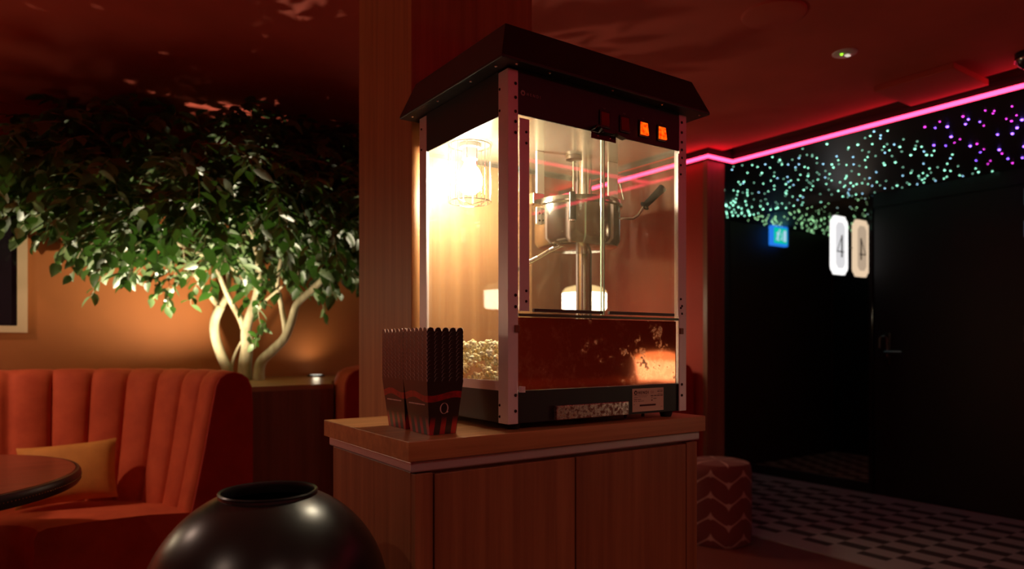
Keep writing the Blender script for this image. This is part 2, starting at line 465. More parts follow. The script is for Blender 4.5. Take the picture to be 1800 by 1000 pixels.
plate_y(bm, [(cx + 0.02 + 0.011 * math.cos(a * PI / 6), cz + 0.052 + 0.011 * math.sin(a * PI / 6)) for a in range(12)], 4.246, 4.2495)
strip(bm, (cx - 0.012, cz + 0.03), (cx - 0.012, cz - 0.03), 0.006, 4.246, 4.2495)
plate_y(bm, [(cx, cz - 0.025), (cx - 0.024, cz - 0.025), (cx - 0.012, cz - 0.05)], 4.246, 4.2495)
obj('pictogram', bm, M_sw, t)
bm = BM(); tube(bm, [(cx, 4.2775, cz + zw + 0.0005), (cx, 4.2775, SZ - 0.0005)], 0.006) if cz + zw < SZ - 0.002 else box(bm, cx - 0.02, cx + 0.02, 4.30, 4.3395, cz - 0.03, cz + 0.03)
obj('bracket', bm, M_black, t)

# ceiling fittings on the red ceiling
bm = BM(); box(bm, 3.40, 3.765, 1.44, 1.80, CZ - 0.03, CZ - 0.0005)
tag(obj('ceiling_hatch', bm, M_ceil, bevel=0.003), 'square raised access panel in the red ceiling beside the pink light line', 'hatch')
sp = P(1360, 24, 1.27 * 1219 / (605 - 24))
bm = BM(); lathe(bm, [(0, 0), (0.10, 0), (0.115, 0.004), (0.12, 0.0115), (0, 0.0115)], (sp.x, sp.y, CZ - 0.012), 48)
tag(obj('ceiling_speaker', bm, M_ceil, smooth=True), 'large round ceiling disc painted like the red ceiling near the top edge', 'ceiling speaker')
ep = P(1485, 93, 1.27 * 1219 / 512)
t = thing('emergency_light', 'small oval white emergency light with green indicator in the red ceiling', 'ceiling light', (ep.x, ep.y, CZ))
bm = BM(); lathe(bm, [(0, -0.007), (0.044, -0.007), (0.05, -0.004), (0.052, -0.0005), (0, -0.0005)], (ep.x, ep.y, CZ), 40)
obj('cover', bm, mat('white plastic', (0.75, 0.70, 0.66), 0.4), t, smooth=True)
bm = BM(); box(bm, ep.x + 0.004, ep.x + 0.026, ep.y - 0.012, ep.y + 0.004, CZ - 0.012, CZ - 0.0075); obj('lens', bm, emis('dim white lens', (1, 0.85, 0.7), 0.75), t, bevel=0.001)
bm = BM(); ball(bm, (ep.x - 0.018, ep.y + 0.004, CZ - 0.009), 0.006, 2); obj('indicator', bm, emis('green indicator', (0.35, 1.0, 0.03), 2.0, False), t, smooth=True)
# black track lamp at right frame edge
ts = P(1808, 112, 1.22 * 1219 / (605 - 112))
t = thing('ceiling_camera', 'black domed ceiling fitting at the right edge beside the pink line', 'camera', (ts.x, ts.y, CZ))
bm = BM(); lathe(bm, [(0, 0), (0.05, 0), (0.05, -0.03), (0.036, -0.055), (0.02, -0.068), (0, -0.072)], (ts.x, ts.y, CZ - 0.0005), 32); obj('dome', bm, M_blackpl, t, smooth=True)
bm = BM(); ring(bm, (ts.x, ts.y, CZ - 0.034), 0.05, 0.003); obj('ring', bm, M_chrome, t, smooth=True)

# ------------------------------------------------------------------ wooden column behind the counter
bm = BM(); box(bm, 0.802, 1.188, 1.622, 1.975, 0, CZ - 0.0005); struct('column', bm, M_wood_col, 0.002)

# ------------------------------------------------------------------ counter cabinet
CT = 1.02
t = thing('bar_cabinet', 'oak veneer cabinet with thick top carrying the popcorn machine', 'cabinet', (0.98, 1.39, 0))
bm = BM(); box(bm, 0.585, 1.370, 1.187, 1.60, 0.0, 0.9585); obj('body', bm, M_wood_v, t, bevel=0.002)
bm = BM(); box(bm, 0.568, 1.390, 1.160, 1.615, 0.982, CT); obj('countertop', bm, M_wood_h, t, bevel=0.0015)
bm = BM(); box(bm, 0.578, 1.380, 1.170, 1.608, 0.9595, 0.9815); o = obj('edge_trim', bm, M_trimmetal, t, bevel=0.004, seg=3)
for a, b in ((0.6275, 0.9720), (0.9765, 1.3275)):
    bm = BM(); box(bm, a, b, 1.169, 1.1865, 0.03, 0.953); obj('door', bm, M_wood_v, t, bevel=0.001)
for a, b in ((0.586, 0.6235), (1.3315, 1.3695)):
    bm = BM(); box(bm, a, b, 1.170, 1.1865, 0.0, 0.9565); obj('stile', bm, M_wood_v, t, bevel=0.001)

# ------------------------------------------------------------------ popcorn machine
U0, U1, V0, V1 = 0.805, 1.345, 1.183, 1.583
mc = thing('popcorn_machine', 'lit glass popcorn machine with black roof on the oak cabinet', 'popcorn machine', (1.075, 1.383, CT))
# base
bm = BM(); box(bm, U0 + 0.004, U1 - 0.004, V0 + 0.006, V1 - 0.004, 1.034, 1.102); base = obj('base', bm, M_black, mc, bevel=0.001)
for x, y in ((0.84, 1.215), (1.295, 1.205), (0.84, 1.55), (1.31, 1.55)):
    bm = BM(); lathe(bm, [(0, 0.0005), (0.013, 0.0005), (0.017, 0.0135), (0, 0.0135)], (x, y, CT), 20); obj('foot', bm, M_rubber, mc, smooth=True)
bm = BM(); box(bm, 0.809, 0.8105 + 0.002, 1.224, 1.545, 1.102, 1.122); obj('sill', bm, M_alu, mc)
bm = BM(); box(bm, U0 + 0.012, U1 - 0.012, V0 + 0.03, V1 - 0.012, 1.1025, 1.106); obj('floor_tray', bm, mat('brushed tray', (0.55, 0.5, 0.42), 0.3, 0.9), mc)
# corner posts
def post(cx, cy, dx, dy, z0, z1, wx=0.0255, wy=0.037):
    th = 0.0035
    x0, x1 = sorted((cx, cx + dx * wx)); y0, y1 = sorted((cy, cy + dy * th))
    bm = BM()
    pts = [(cx, cy), (cx + dx * wx, cy), (cx + dx * wx, cy + dy * th), (cx + dx * th, cy + dy * th), (cx + dx * th, cy + dy * wy), (cx, cy + dy * wy)]
    prism(bm, pts, z0, z1)
    # shallow raised ribs on the front leaf
    o = obj('corner_post', bm, M_alu, mc, bevel=0.001)
    return o
PZ0, PZ1 = 1.034, 1.771
posts = {}
for nm, a in (('fl', (U0, V0, 1, 1)), ('fr', (U1, V0, -1, 1)), ('bl', (U0, V1, 1, -1)), ('br', (U1, V1, -1, -1))):
    posts[nm] = post(*a, PZ0, PZ1)
def screw(parent, p, axis, r=0.0036):
    bm = BM()
    lathe(bm, [(0, 0.0), (r, 0.0), (r * 0.9, 0.0012), (r * 0.45, 0.002), (0, 0.0012)], (0, 0, 0), 12)
    R = {'-y': Matrix.Rotation(PI / 2, 4, 'X'), '-x': Matrix.Rotation(-PI / 2, 4, 'Y'), '-z': Matrix.Rotation(PI, 4, 'X')}[axis]
    bmesh.ops.transform(bm, matrix=Matrix.Translation(Vector(p)) @ R, verts=bm.verts)
    return obj('screw', bm, M_screw, parent, smooth=True)
for pz in (1.742, 1.713, 1.684, 1.663, 1.640, 1.302, 1.278, 1.094, 1.067 - 0.006):
    screw(posts['fl'], (U0 + 0.0185, V0 - 0.0002, pz), '-y')
for pz in (1.735, 1.690, 1.072, 1.048):
    screw(posts['fl'], (U0 - 0.0002, V0 + 0.031, pz), '-x', 0.003)
for pz in (1.752, 1.727, 1.703, 1.684, 1.664, 1.295, 1.276, 1.100, 1.073):
    screw(posts['fr'], (U1 - 0.017, V0 - 0.0002, pz), '-y')
for pz in (1.742, 1.69):
    screw(posts['bl'], (U0 - 0.0002, V1 - 0.012, pz), '-x', 0.003)
# header panels
HZ0, HZ1 = 1.680, 1.7745
for nm, (a, b, c, d) in (('f', (U0 + 0.026, U1 - 0.026, V0 + 0.001, V0 + 0.004)), ('l', (U0 + 0.001, U0 + 0.004, V0 + 0.038, V1 - 0.038)),
                         ('r', (U1 - 0.004, U1 - 0.001, V0 + 0.038, V1 - 0.038)), ('b', (U0 + 0.026, U1 - 0.026, V1 - 0.004, V1 - 0.001))):
    bm = BM(); box(bm, a, b, c, d, HZ0, HZ1); obj('header_panel', bm, M_black, mc)
bm = BM(); box(bm, U0 + 0.006, U1 - 0.006, V0 + 0.006, V1 - 0.006, 1.688, 1.6915)
obj('cabin_ceiling', bm, mat('brushed cabin ceiling', (0.80, 0.74, 0.60), 0.22, 0.85), mc)
# roof (hip shaped cap with a thin lip)
bm = BM()
ra = [(0.769, 1.152), (1.397, 1.152), (1.397, 1.624), (0.769, 1.624)]
rb = [(0.799, 1.184), (1.367, 1.184), (1.367, 1.592), (0.799, 1.592)]
prev = None
lay = [([bm.verts.new((x, y, 1.775)) for x, y in ra]), ([bm.verts.new((x, y, 1.781)) for x, y in ra]), ([bm.verts.new((x, y, 1.862)) for x, y in rb])]
for A, B in zip(lay, lay[1:]):
    for i in range(4): bm.faces.new((A[i], A[(i + 1) % 4], B[(i + 1) % 4], B[i]))
bm.faces.new(lay[0][::-1]); bm.faces.new(lay[-1])
roof = obj('roof', bm, M_black, mc, bevel=0.0015)
M_bscrew = M_chrome
for x, y in ((0.786, 1.30), (0.786, 1.45), (0.786, 1.20), (0.786, 1.585), (0.90, 1.166), (1.08, 1.166), (1.24, 1.166), (1.375, 1.166), (0.815, 1.166)):
    s = screw(roof, (x, y, 1.7748), '-z', 0.0035); s.data.materials[0] = M_chrome
# glass panes
bm = BM(); box(bm, U0 + 0.005, U0 + 0.008, V0 + 0.012, V1 - 0.012, 1.1025, 1.687); obj('side_glass', bm, M_glass_side, mc)
bm = BM(); box(bm, U1 - 0.008, U1 - 0.005, V0 + 0.012, V1 - 0.012, 1.1025, 1.687); obj('side_glass', bm, M_glass_far, mc)
bm = BM(); box(bm, U0 + 0.012, U1 - 0.012, V1 - 0.009, V1 - 0.006, 1.107, 1.687); obj('rear_glass', bm, M_glass_far, mc)
# front doors
dz0, dz1 = 1.2665, 1.679
for (a, b, y0, hs) in ((0.8345, 1.0725, V0 + 0.002, 0), (1.068, 1.3395, V0 + 0.0065, 1)):
    bm = BM(); box(bm, a, b, y0, y0 + 0.0035, dz0, dz1); d = obj('glass_door', bm, M_glass_door, mc)
    # polished edge visible as a pale line
    e = b if hs == 0 else a
    bm = BM(); box(bm, e - 0.0008, e + 0.0008, y0 - 0.0004, y0 + 0.0039, dz0, dz1); obj('glass_edge', bm, M_glass_edge, d)
    bm = BM(); hx0, hx1 = ((a - 0.001, a + 0.024) if hs == 0 else (b - 0.025, b + 0.0))
    box(bm, hx0, hx1, V0 - 0.0012 if hs == 0 else V0 - 0.001, V0 + 0.0015 if hs == 0 else V0 + 0.0062, dz0 + 0.003, dz1 - 0.006)
    st = obj('hinge_strip', bm, M_alu, d, bevel=0.0006)
    for pz in (1.645, 1.622, 1.312, 1.290):
        screw(st, ((hx0 + hx1) / 2 + (0.004 if hs == 0 else -0.004), V0 - 0.0014, pz), '-y', 0.003)
    bm = BM()
    ta, tb = ((0.868, 1.062) if hs == 0 else (1.082, 1.296))
    box(bm, ta, tb, V0 - 0.006, V0 + 0.0018, 1.2685, 1.2755)
    obj('grip_bar', bm, mat('dark door trim', (0.10, 0.075, 0.065), 0.35, 0.4), d, bevel=0.001)
# magnet catch: folded black plate
bm = BM()
fold = [(1.030, 1.682), (1.037, 1.6905), (1.046, 1.6905), (1.056, 1.680), (1.086, 1.680), (1.093, 1.684), (1.104, 1.680), (1.126, 1.676)]
for (a, b), (c, d_) in zip(fold, fold[1:]):
    plate_y(bm, [(a, b - 0.002), (c, d_ - 0.002), (c, d_ + 0.001), (a, b + 0.001)], V0 - 0.016, V0 + 0.0006)
box(bm, 1.030, 1.105, V0 - 0.0012, V0 + 0.0005, 1.664, 1.6785)
lt = obj('door_catch', bm, mat('bronze black catch', (0.045, 0.03, 0.025), 0.3, 0.8), mc)
for x in (1.050, 1.086): screw(lt, (x, V0 - 0.0014, 1.671), '-y', 0.003).data.materials[0] = M_chrome
# divider rail
bm = BM(); box(bm, U0 + 0.027, U1 - 0.027, V0 + 0.001, V0 + 0.007, 1.2585, 1.2645); obj('rail', bm, mat('greenish glass rail', (0.16, 0.2, 0.15), 0.2, 0.5), mc)
# drop door: smeared, leaning in at the top
M_drop = mat('smeared copper brown acrylic', (0.60, 0.34, 0.22), 0.10, 0.62)
m = M_drop; v = coords(m)
n1 = noise(m, v, 20, 8, 0.65); n2 = noise(m, v, 55, 5, 0.7)
mixn = N(m, 'ShaderNodeMath', operation='MULTIPLY'); L(m, n1, mixn.inputs[0]); L(m, n2, mixn.inputs[1])
L(m, ramp(m, mixn.outputs[0], [(0.30, (0.05,) * 3), (0.42, (0.45,) * 3)]), bsdf(m).inputs['Roughness'])
L(m, ramp(m, mixn.outputs[0], [(0.24, (0.52, 0.13, 0.05)), (0.34, (0.62, 0.22, 0.10)), (0.43, (0.85, 0.55, 0.38))]), bsdf(m).inputs['Base Color'])
bump(m, noise(m, v, 6, 2), 0.05, 0.01)
DT = 0.0
bm = BM()
yb = V0 + 0.010; zb_ = 1.1035; hgt = 0.153
c_, s_ = math.cos(DT), math.sin(DT)
def dd(x, h, o): return bm.verts.new((x, yb + h * s_ - o * c_, zb_ + h * c_ + o * s_))
xa, xb = U0 + 0.030, U1 - 0.030
vs = [dd(x, h, o) for x in (xa, xb) for h in (0, hgt) for o in (0, 0.003)]
for f in ((0, 1, 3, 2), (4, 6, 7, 5), (0, 4, 5, 1), (2, 3, 7, 6), (0, 2, 6, 4), (1, 5, 7, 3)): bm.faces.new([vs[i] for i in f])
drop = obj('drop_door', bm, M_drop, mc)
for x in (U0 + 0.021, U1 - 0.021):
    bm = BM(); box(bm, x - 0.006, x + 0.006, V0 - 0.005, V0 - 0.0003, 1.225, 1.240); obj('clip', bm, mat('brown clip', (0.20, 0.06, 0.03), 0.35), drop, bevel=0.001)
bm = BM(); lathe(bm, [(0, 0), (0.007, 0), (0.007, 0.012), (0, 0.012)], (U0 + 0.030, V0 - 0.0075, 1.100), 16); obj('hinge_knob', bm, M_alu, drop, smooth=True)
# switches
M_roff = mat('unlit red switch', (0.28, 0.02, 0.02), 0.15)
M_ron = bpy.data.materials.new('lit orange switch'); M_ron.use_nodes = True
b = bsdf(M_ron); b.inputs['Base Color'].default_value = (0.6, 0.05, 0.01, 1); b.inputs['Roughness'].default_value = 0.15
tc = N(M_ron, 'ShaderNodeTexCoord'); nz = noise(M_ron, tc.outputs['Object'], 110, 3)
L(M_ron, ramp(M_ron, nz, [(0.35, (1.0, 0.02, 0.0)), (0.66, (1.0, 0.17, 0.005))]), b.inputs['Emission Color']); b.inputs['Emission Strength'].default_value = 1.15
for i, x in enumerate((1.071, 1.133, 1.1945, 1.256)):
    bm = BM(); box(bm, x - 0.0155, x + 0.0155, V0 - 0.0025, V0 + 0.0008, 1.693, 1.732); s = obj('switch', bm, M_blackpl, mc, bevel=0.001)
    lit = i >= 2
    bm = BM()
    vs = [bm.verts.new(p) for p in ((x - 0.012, V0 - 0.0028, 1.7275), (x + 0.012, V0 - 0.0028, 1.7275), (x + 0.012, V0 - 0.0075 if lit else V0 - 0.0040, 1.6975), (x - 0.012, V0 - 0.0075 if lit else V0 - 0.0040, 1.6975),
                                    (x - 0.012, V0 - 0.0026, 1.6975), (x + 0.012, V0 - 0.0026, 1.6975))]
    bm.faces.new((vs[0], vs[1], vs[2], vs[3])); bm.faces.new((vs[3], vs[2], vs[5], vs[4]))
    bm.faces.new((vs[0], vs[3], vs[4])); bm.faces.new((vs[1], vs[5], vs[2])); bm.faces.new((vs[0], vs[4], vs[5], vs[1]))
    r_ = obj('rocker', bm, M_ron if lit else M_roff, s)
    r_['label'] = 'glowing orange rocker' if lit else 'unlit dark red rocker'
    bm = BM(); box(bm, x - 0.004, x + 0.004, V0 + 0.0002, V0 + 0.0009, 1.736, 1.739); obj('switch_mark', bm, mat('grey print', (0.12, 0.11, 0.10), 0.6), s)
# text helper
def text_bm(body, size, bold=0.0):
    cu = bpy.data.curves.new('t', 'FONT'); cu.body = body; cu.size = size; cu.offset = bold; cu.extrude = 0.0002
    o = bpy.data.objects.new('t', cu); scn.collection.objects.link(o)
    dg = bpy.context.evaluated_depsgraph_get(); me = bpy.data.meshes.new_from_object(o.evaluated_get(dg))
    bm = BM(); bm.from_mesh(me); bpy.data.objects.remove(o); bpy.data.curves.remove(cu); bpy.data.meshes.remove(me)
    return bm
def text_on_front(body, size, x, z, y, mt, parent, name='lettering', spread=1.0, bold=0.0):
    tot = None
    bmt = BM(); xx = x
    for ch in body:
        if ch == ' ': xx += size * 0.35; continue
        b1 = text_bm(ch, size, bold)
        wd = max(v.co.x for v in b1.verts)
        bmesh.ops.rotate(b1, verts=b1.verts, matrix=Matrix.Rotation(PI / 2, 3, 'X'))
        bmesh.ops.translate(b1, verts=b1.verts, vec=(xx, y, z))
        me = bpy.data.meshes.new('tmp'); b1.to_mesh(me); b1.free(); bmt.from_mesh(me); bpy.data.meshes.remove(me)
        xx += wd + size * 0.12 * spread
    return obj(name, bmt, mt, parent)
def logo_disc(x, z, r, y, mt, mt2, parent):
    bm = BM(); plate_y(bm, [(x + r * math.cos(a * PI / 12), z + r * math.sin(a * PI / 12)) for a in range(24)], y - 0.0003, y)
    o = obj('emblem', bm, mt, parent)
    bm = BM()   # pot-like white mark inside the disc
    plate_y(bm, [(x - r * 0.45, z - r * 0.45), (x + r * 0.45, z - r * 0.45), (x + r * 0.45, z + r * 0.05), (x + r * 0.2, z + r * 0.45), (x, z + 0.1 * r), (x - r * 0.2, z + r * 0.45), (x - r * 0.45, z + r * 0.05)], y - 0.0006, y - 0.0004)
    obj('emblem_mark', bm, mt2, o)
M_print = mat('pale print', (0.42, 0.33, 0.30), 0.6)
hp = P(919, 163, 1.452)
logo_disc(U0 + 0.038, 1.7265, 0.0058, V0 + 0.0006, M_print, M_black, mc)
text_on_front('HENDI', 0.0085, U0 + 0.0475, 1.7230, V0 + 0.0006, M_print, mc, 'lettering', 3.2)
# base plate + rating label
M_scr = mat('scratched plate', (0.6, 0.42, 0.36), 0.3, 0.9)
m = M_scr; v = coords(m); nn = noise(m, v, 130, 6, 0.7)
L(m, ramp(m, nn, [(0.42, (0.22, 0.09, 0.07)), (0.58, (0.75, 0.62, 0.56))]), bsdf(m).inputs['Base Color'])
L(m, ramp(m, nn, [(0.4, (0.5,) * 3), (0.6, (0.2,) * 3)]), bsdf(m).inputs['Roughness'])
bm = BM(); box(bm, 0.928, 1.142, V0 - 0.006, V0 + 0.0055, 1.036, 1.067); obj('drawer_plate', bm, M_scr, mc, bevel=0.0015)
M_label = mat('cream label', (0.72, 0.60, 0.42), 0.5)
M_ink = mat('label ink', (0.06, 0.02, 0.015), 0.6)
lx0, lx1, lz0, lz1 = 1.1635, 1.268, 1.0395, 1.0945
bm = BM(); box(bm, lx0, lx1, V0 + 0.0045, V0 + 0.0057, lz0, lz1); lb = obj('rating_label', bm, M_label, mc)
ly = V0 + 0.0042
logo_disc(lx0 + 0.010, lz1 - 0.0095, 0.0052, ly, M_ink, M_label, lb)
text_on_front('HENDI', 0.0098, lx0 + 0.0175, lz1 - 0.0130, ly, M_ink, lb, 'lettering', 1.7, 0.0002)
text_on_front('CE', 0.0085, lx0 + 0.060, lz1 - 0.0125, ly, mat('faint ink', (0.4, 0.22, 0.13), 0.6), lb, 'mark')
bm = BM()
def bar(x, z, w_, h_): box(bm, lx0 + x, lx0 + x + w_, ly - 0.0003, ly, lz0 + z, lz0 + z + h_)
for x in (0.082, 0.0925): bar(x, 0.0455, 0.0088, 0.0018)
for x in (0.060, 0.0715, 0.082, 0.0925): bar(x, 0.0355, 0.0088, 0.0018)
bar(0.070, 0.029, 0.009, 0.0014); bar(0.062, 0.0245, 0.004, 0.0022); bar(0.063, 0.0305, 0.002, 0.002)
bar(0.023, 0.0125, 0.054, 0.0042); bar(0.004, 0.0285, 0.010, 0.0012); bar(0.016, 0.0285, 0.012, 0.0012)
for x in (0.004, 0.010, 0.018, 0.0225, 0.028, 0.033): bar(x, 0.0243, 0.0035, 0.0011)
bar(0.004, 0.0385, 0.046, 0.0006); bar(0.004, 0.0335, 0.012, 0.0009); bar(0.018, 0.0345, 0.028, 0.0005); bar(0.004, 0.0165, 0.003, 0.001)
bar(0.095, 0.009, 0.005, 0.0007); bar(0.084, 0.0405, 0.017, 0.0006); bar(0.084, 0.0500, 0.017, 0.0006)
obj('print', bm, M_ink, lb)
# little adjuster bolts under the base
for x in (1.148, 1.205):
    bm = BM(); tube(bm, [(x, V0 + 0.012, 1.0335), (x, V0 + 0.012, 1.0265)], 0.004, 10); obj('bolt', bm, M_screw, mc, smooth=True)
# interior: support column, drive rod, kettle
KU, KV = 1.155, 1.380
KR = 0.110; KZ0, KZ1 = 1.445, 1.553
q = P(1028, 450, 1.935)
bm = BM(); tube(bm, [(q.x, q.y, 1.1065), (q.x, q.y, 1.6875)], 0.0195, 28); obj('support_column', bm, M_steel, mc, smooth=True)
q2 = P(1009, 300, 1.80)
bm = BM(); lathe(bm, [(0, 0), (0.012, 0), (0.021, 0.003), (0.021, 0.012), (0, 0.012)], (q2.x, q2.y, 1.6755), 28); hub = obj('drive_hub', bm, mat('hub steel', (0.35, 0.32, 0.28), 0.3, 1.0), mc, smooth=True)
bm = BM(); tube(bm, [(q2.x, q2.y, 1.586), (q2.x, q2.y, 1.675)], 0.0048, 14); obj('drive_rod', bm, M_steel, hub, smooth=True)
bm = BM(); lathe(bm, [(0, KZ0), (KR - 0.022, KZ0), (KR - 0.008, KZ0 + 0.004), (KR, KZ0 + 0.018), (KR, KZ1 - 0.006), (KR + 0.006, KZ1 - 0.003), (KR + 0.006, KZ1 + 0.001), (KR - 0.003, KZ1 + 0.001), (KR - 0.003, KZ0 + 0.02), (0, KZ0 + 0.01)], (KU, KV, 0), 72)
ket = obj('kettle', bm, M_steel_s, mc, smooth=True)
bm = BM(); lathe(bm, [(0, KZ1 + 0.030), (0.02, KZ1 + 0.029), (0.05, KZ1 + 0.020), (0.08, KZ1 + 0.013), (KR + 0.002, KZ1 + 0.0115), (KR + 0.004, KZ1 + 0.0015), (0, KZ1 + 0.0015)], (KU, KV, 0), 60)
lid = obj('lid', bm, mat('dark oiled lid', (0.22, 0.18, 0.14), 0.25, 1.0), ket, smooth=True)
g0 = P(1006, 338, 1.665); g1 = P(1006, 386, 1.665)
bm = BM(); tube(bm, [g0 + Vector((0, 0, 0.002)), g0, (g0 + g1) / 2, g1], [0.006, 0.0085, 0.0085, 0.009], 18); lh = obj('lid_handle', bm, M_blackpl, lid, smooth=True)
bm = BM(); tube(bm, [g1, g1 + Vector((0, 0, -0.004))], 0.0082, 18); obj('handle_cap', bm, M_chrome, lh, smooth=True)
bm = BM(); tube(bm, [g0 + Vector((0, 0, -0.004)), Vector((KU * 0.35 + g0.x * 0.65, KV * 0.35 + g0.y * 0.65, KZ1 + 0.012))], 0.004, 10); obj('handle_rod', bm, M_steel, lh, smooth=True)
a0 = P(1088, 384, 1.80); a1 = P(1113, 384, 1.80); a2 = P(1122, 378, 1.80); a3 = P(1131, 364, 1.80); a4 = P(1166, 329, 1.80)
bm = BM(); tube(bm, [Vector((KU + KR * 0.80, KV - KR * 0.4, a0.z)), a0, a1, a2, a3], 0.0036, 12); rod = obj('dump_handle', bm, M_steel, ket, smooth=True)
dv = (a4 - a3).normalized()
bm = BM(); tube(bm, [a3, a3 + dv * 0.003, a3 + dv * 0.006, a3 + dv * 0.008, a3 + dv * 0.05, a4 - dv * 0.002, a4], [0.010, 0.0135, 0.0135, 0.0085, 0.0098, 0.0112, 0.009], 20); obj('grip', bm, M_blackpl, rod, smooth=True)
# hangers
def flat_bar(bm, pts, w_, th):
    # bar in the plane across the machine, width along x, thickness along y
    for a, b in zip(pts, pts[1:]):
        a = Vector(a); b = Vector(b)
        vs = []
        for p in (a, b):
            for sx_ in (-w_ / 2, w_ / 2):
                for sy_ in (-th / 2, th / 2): vs.append(bm.verts.new(p + Vector((sx_, sy_, 0))))
        for f in ((0, 1, 3, 2), (4, 6, 7, 5), (0, 4, 5, 1), (2, 3, 7, 6), (0, 2, 6, 4), (1, 5, 7, 3)): bm.faces.new([vs[i] for i in f])
h1 = P(949, 345, 1.755); h0 = P(949, 266, 1.755)
bm = BM(); flat_bar(bm, [(h1.x, h1.y, h1.z), (h0.x, h0.y, h0.z), (h0.x - 0.012, h0.y, h0.z + 0.009)], 0.024, 0.008)
hg = obj('hanger', bm, M_white_bracket, mc, bevel=0.002)
c1 = P(941, 350, 1.745)
bm = BM(); box(bm, c1.x - 0.014, c1.x + 0.02, c1.y - 0.012, c1.y + 0.012, c1.z - 0.014, c1.z + 0.014)
obj('clamp', bm, M_steel, hg, bevel=0.002)
c2 = P(947, 378, 1.735)
bm = BM(); box(bm, c2.x - 0.009, c2.x + 0.009, c2.y - 0.003, c2.y + 0.003, c2.z - 0.024, c2.z + 0.020)
pl = obj('hinge_plate', bm, M_white_bracket, hg, bevel=0.003)
for dz_ in (-0.014, 0.004): screw(pl, (c2.x, c2.y - 0.0032, c2.z + dz_), '-y', 0.003)
s1 = P(1077, 349, 1.86); s0 = P(1077, 250, 1.86)
bm = BM(); flat_bar(bm, [(s1.x, s1.y, s1.z), (s1.x, s1.y, 1.6875)], 0.034, 0.005)
hg2 = obj('hanger', bm, M_white_bracket, mc, bevel=0.001)
bm = BM(); tube(bm, [s1 + Vector((0.018, -0.01, 0.04)), s1 + Vector((0.022, -0.02, -0.004))], 0.003, 8); obj('catch_rod', bm, M_steel, hg2)
# flexible power conduit
bm = BM()
pts = [P(1032, 433, 1.80), P(1010, 430, 1.76), P(988, 430, 1.74), P(965, 441, 1.72), P(945, 453, 1.71), P(925, 463, 1.70), P(905, 476, 1.72)]
dense = []
for a, b in zip(pts, pts[1:]):
    for k in range(26): dense.append(a.lerp(b, k / 26))
tube(bm, dense, [0.0055 + 0.0009 * math.sin(i * 2.1) for i in range(len(dense))], 12)
obj('power_conduit', bm, M_steel, mc, smooth=True)
# bulb, socket and cage
BX, BY = 0.874, 1.450
bm = BM(); lathe(bm, [(0, 1.6875), (0.026, 1.6875), (0.026, 1.678), (0.019, 1.676), (0.019, 1.650), (0, 1.650)], (BX, BY, 0), 28); soc = obj('lamp_socket', bm, mat('white ceramic', (0.8, 0.8, 0.78), 0.3), mc, smooth=True)
bm = BM(); lathe(bm, [(0, 1.6495), (0.013, 1.6495), (0.014, 1.638), (0.024, 1.622), (0.031, 1.604), (0.031, 1.592), (0.026, 1.577), (0.014, 1.567), (0, 1.564)], (BX, BY, 0), 28)
obj('light_bulb', bm, emis('warm white bulb', (1.0, 0.86, 0.60), BULB), soc, smooth=True)
bm = BM(); cr = 0.052
for z in (1.684, 1.546): ring(bm, (BX, BY, z), cr, 0.0013, 40, 6)
for k in range(14):
    a = 2 * PI * k / 14
    x, y = BX + cr * math.cos(a), BY + cr * math.sin(a)
    tube(bm, [(x, y, 1.684), (x, y, 1.546), ] , 0.0009, 6)
for k in range(4):
    a = 2 * PI * k / 4 + 0.4; b = a + 2 * PI / 4
    tube(bm, [(BX + cr * math.cos(a), BY + cr * math.sin(a), 1.546), (BX + cr * 0.35 * math.cos((a + b) / 2), BY + cr * 0.35 * math.sin((a + b) / 2), 1.537), (BX + cr * math.cos(b), BY + cr * math.sin(b), 1.546)], 0.001, 6)
obj('bulb_cage', bm, M_chrome, mc, smooth=True)

# popcorn heap inside the machine
bm = BM(); rnd = random.Random(3)
def heap_z(u, v):
    s = max(0.0, 1 - ((u - 0.82) / 0.30) ** 2) * max(0.0, 1 - ((v - 1.40) / 0.20) ** 4)
    return 1.112 + 0.090 * s ** 0.6 if s > 0 else 1.112
cnt = 0
while cnt < 900:
    u = rnd.uniform(0.826, 1.10); v = rnd.uniform(1.230, 1.560)
    h = heap_z(u, v)
    if h < 1.116: continue
    near = u < 0.86
    z = rnd.uniform(1.118, h) if near else h + rnd.uniform(-0.012, 0.004)
    r = rnd.uniform(0.0050, 0.0072)
    for k in range(4):
        d = Vector((rnd.gauss(0, 1), rnd.gauss(0, 1), rnd.gauss(0, 1))).normalized() * r * 0.85
        c = Vector((u, v, z)) + d
        ball(bm, (max(c.x, U0 + 0.0095 + r), c.y, max(c.z, 1.1075 + r)), r * rnd.uniform(0.6, 0.95), 1)
    cnt += 1
M_pop = mat('popcorn', (0.88, 0.78, 0.42), 0.7, **{'Subsurface Weight': 0.0})
m = M_pop; nn = noise(m, coords(m), 60, 3)
L(m, ramp(m, nn, [(0.36, (0.92, 0.68, 0.25)), (0.50, (0.96, 0.90, 0.58)), (0.7, (0.98, 0.96, 0.78))]), bsdf(m).inputs['Base Color'])
tag(obj('popcorn', bm, M_pop, smooth=True), 'heap of pale yellow popcorn at the left inside the lit machine', 'popcorn', kind='stuff')

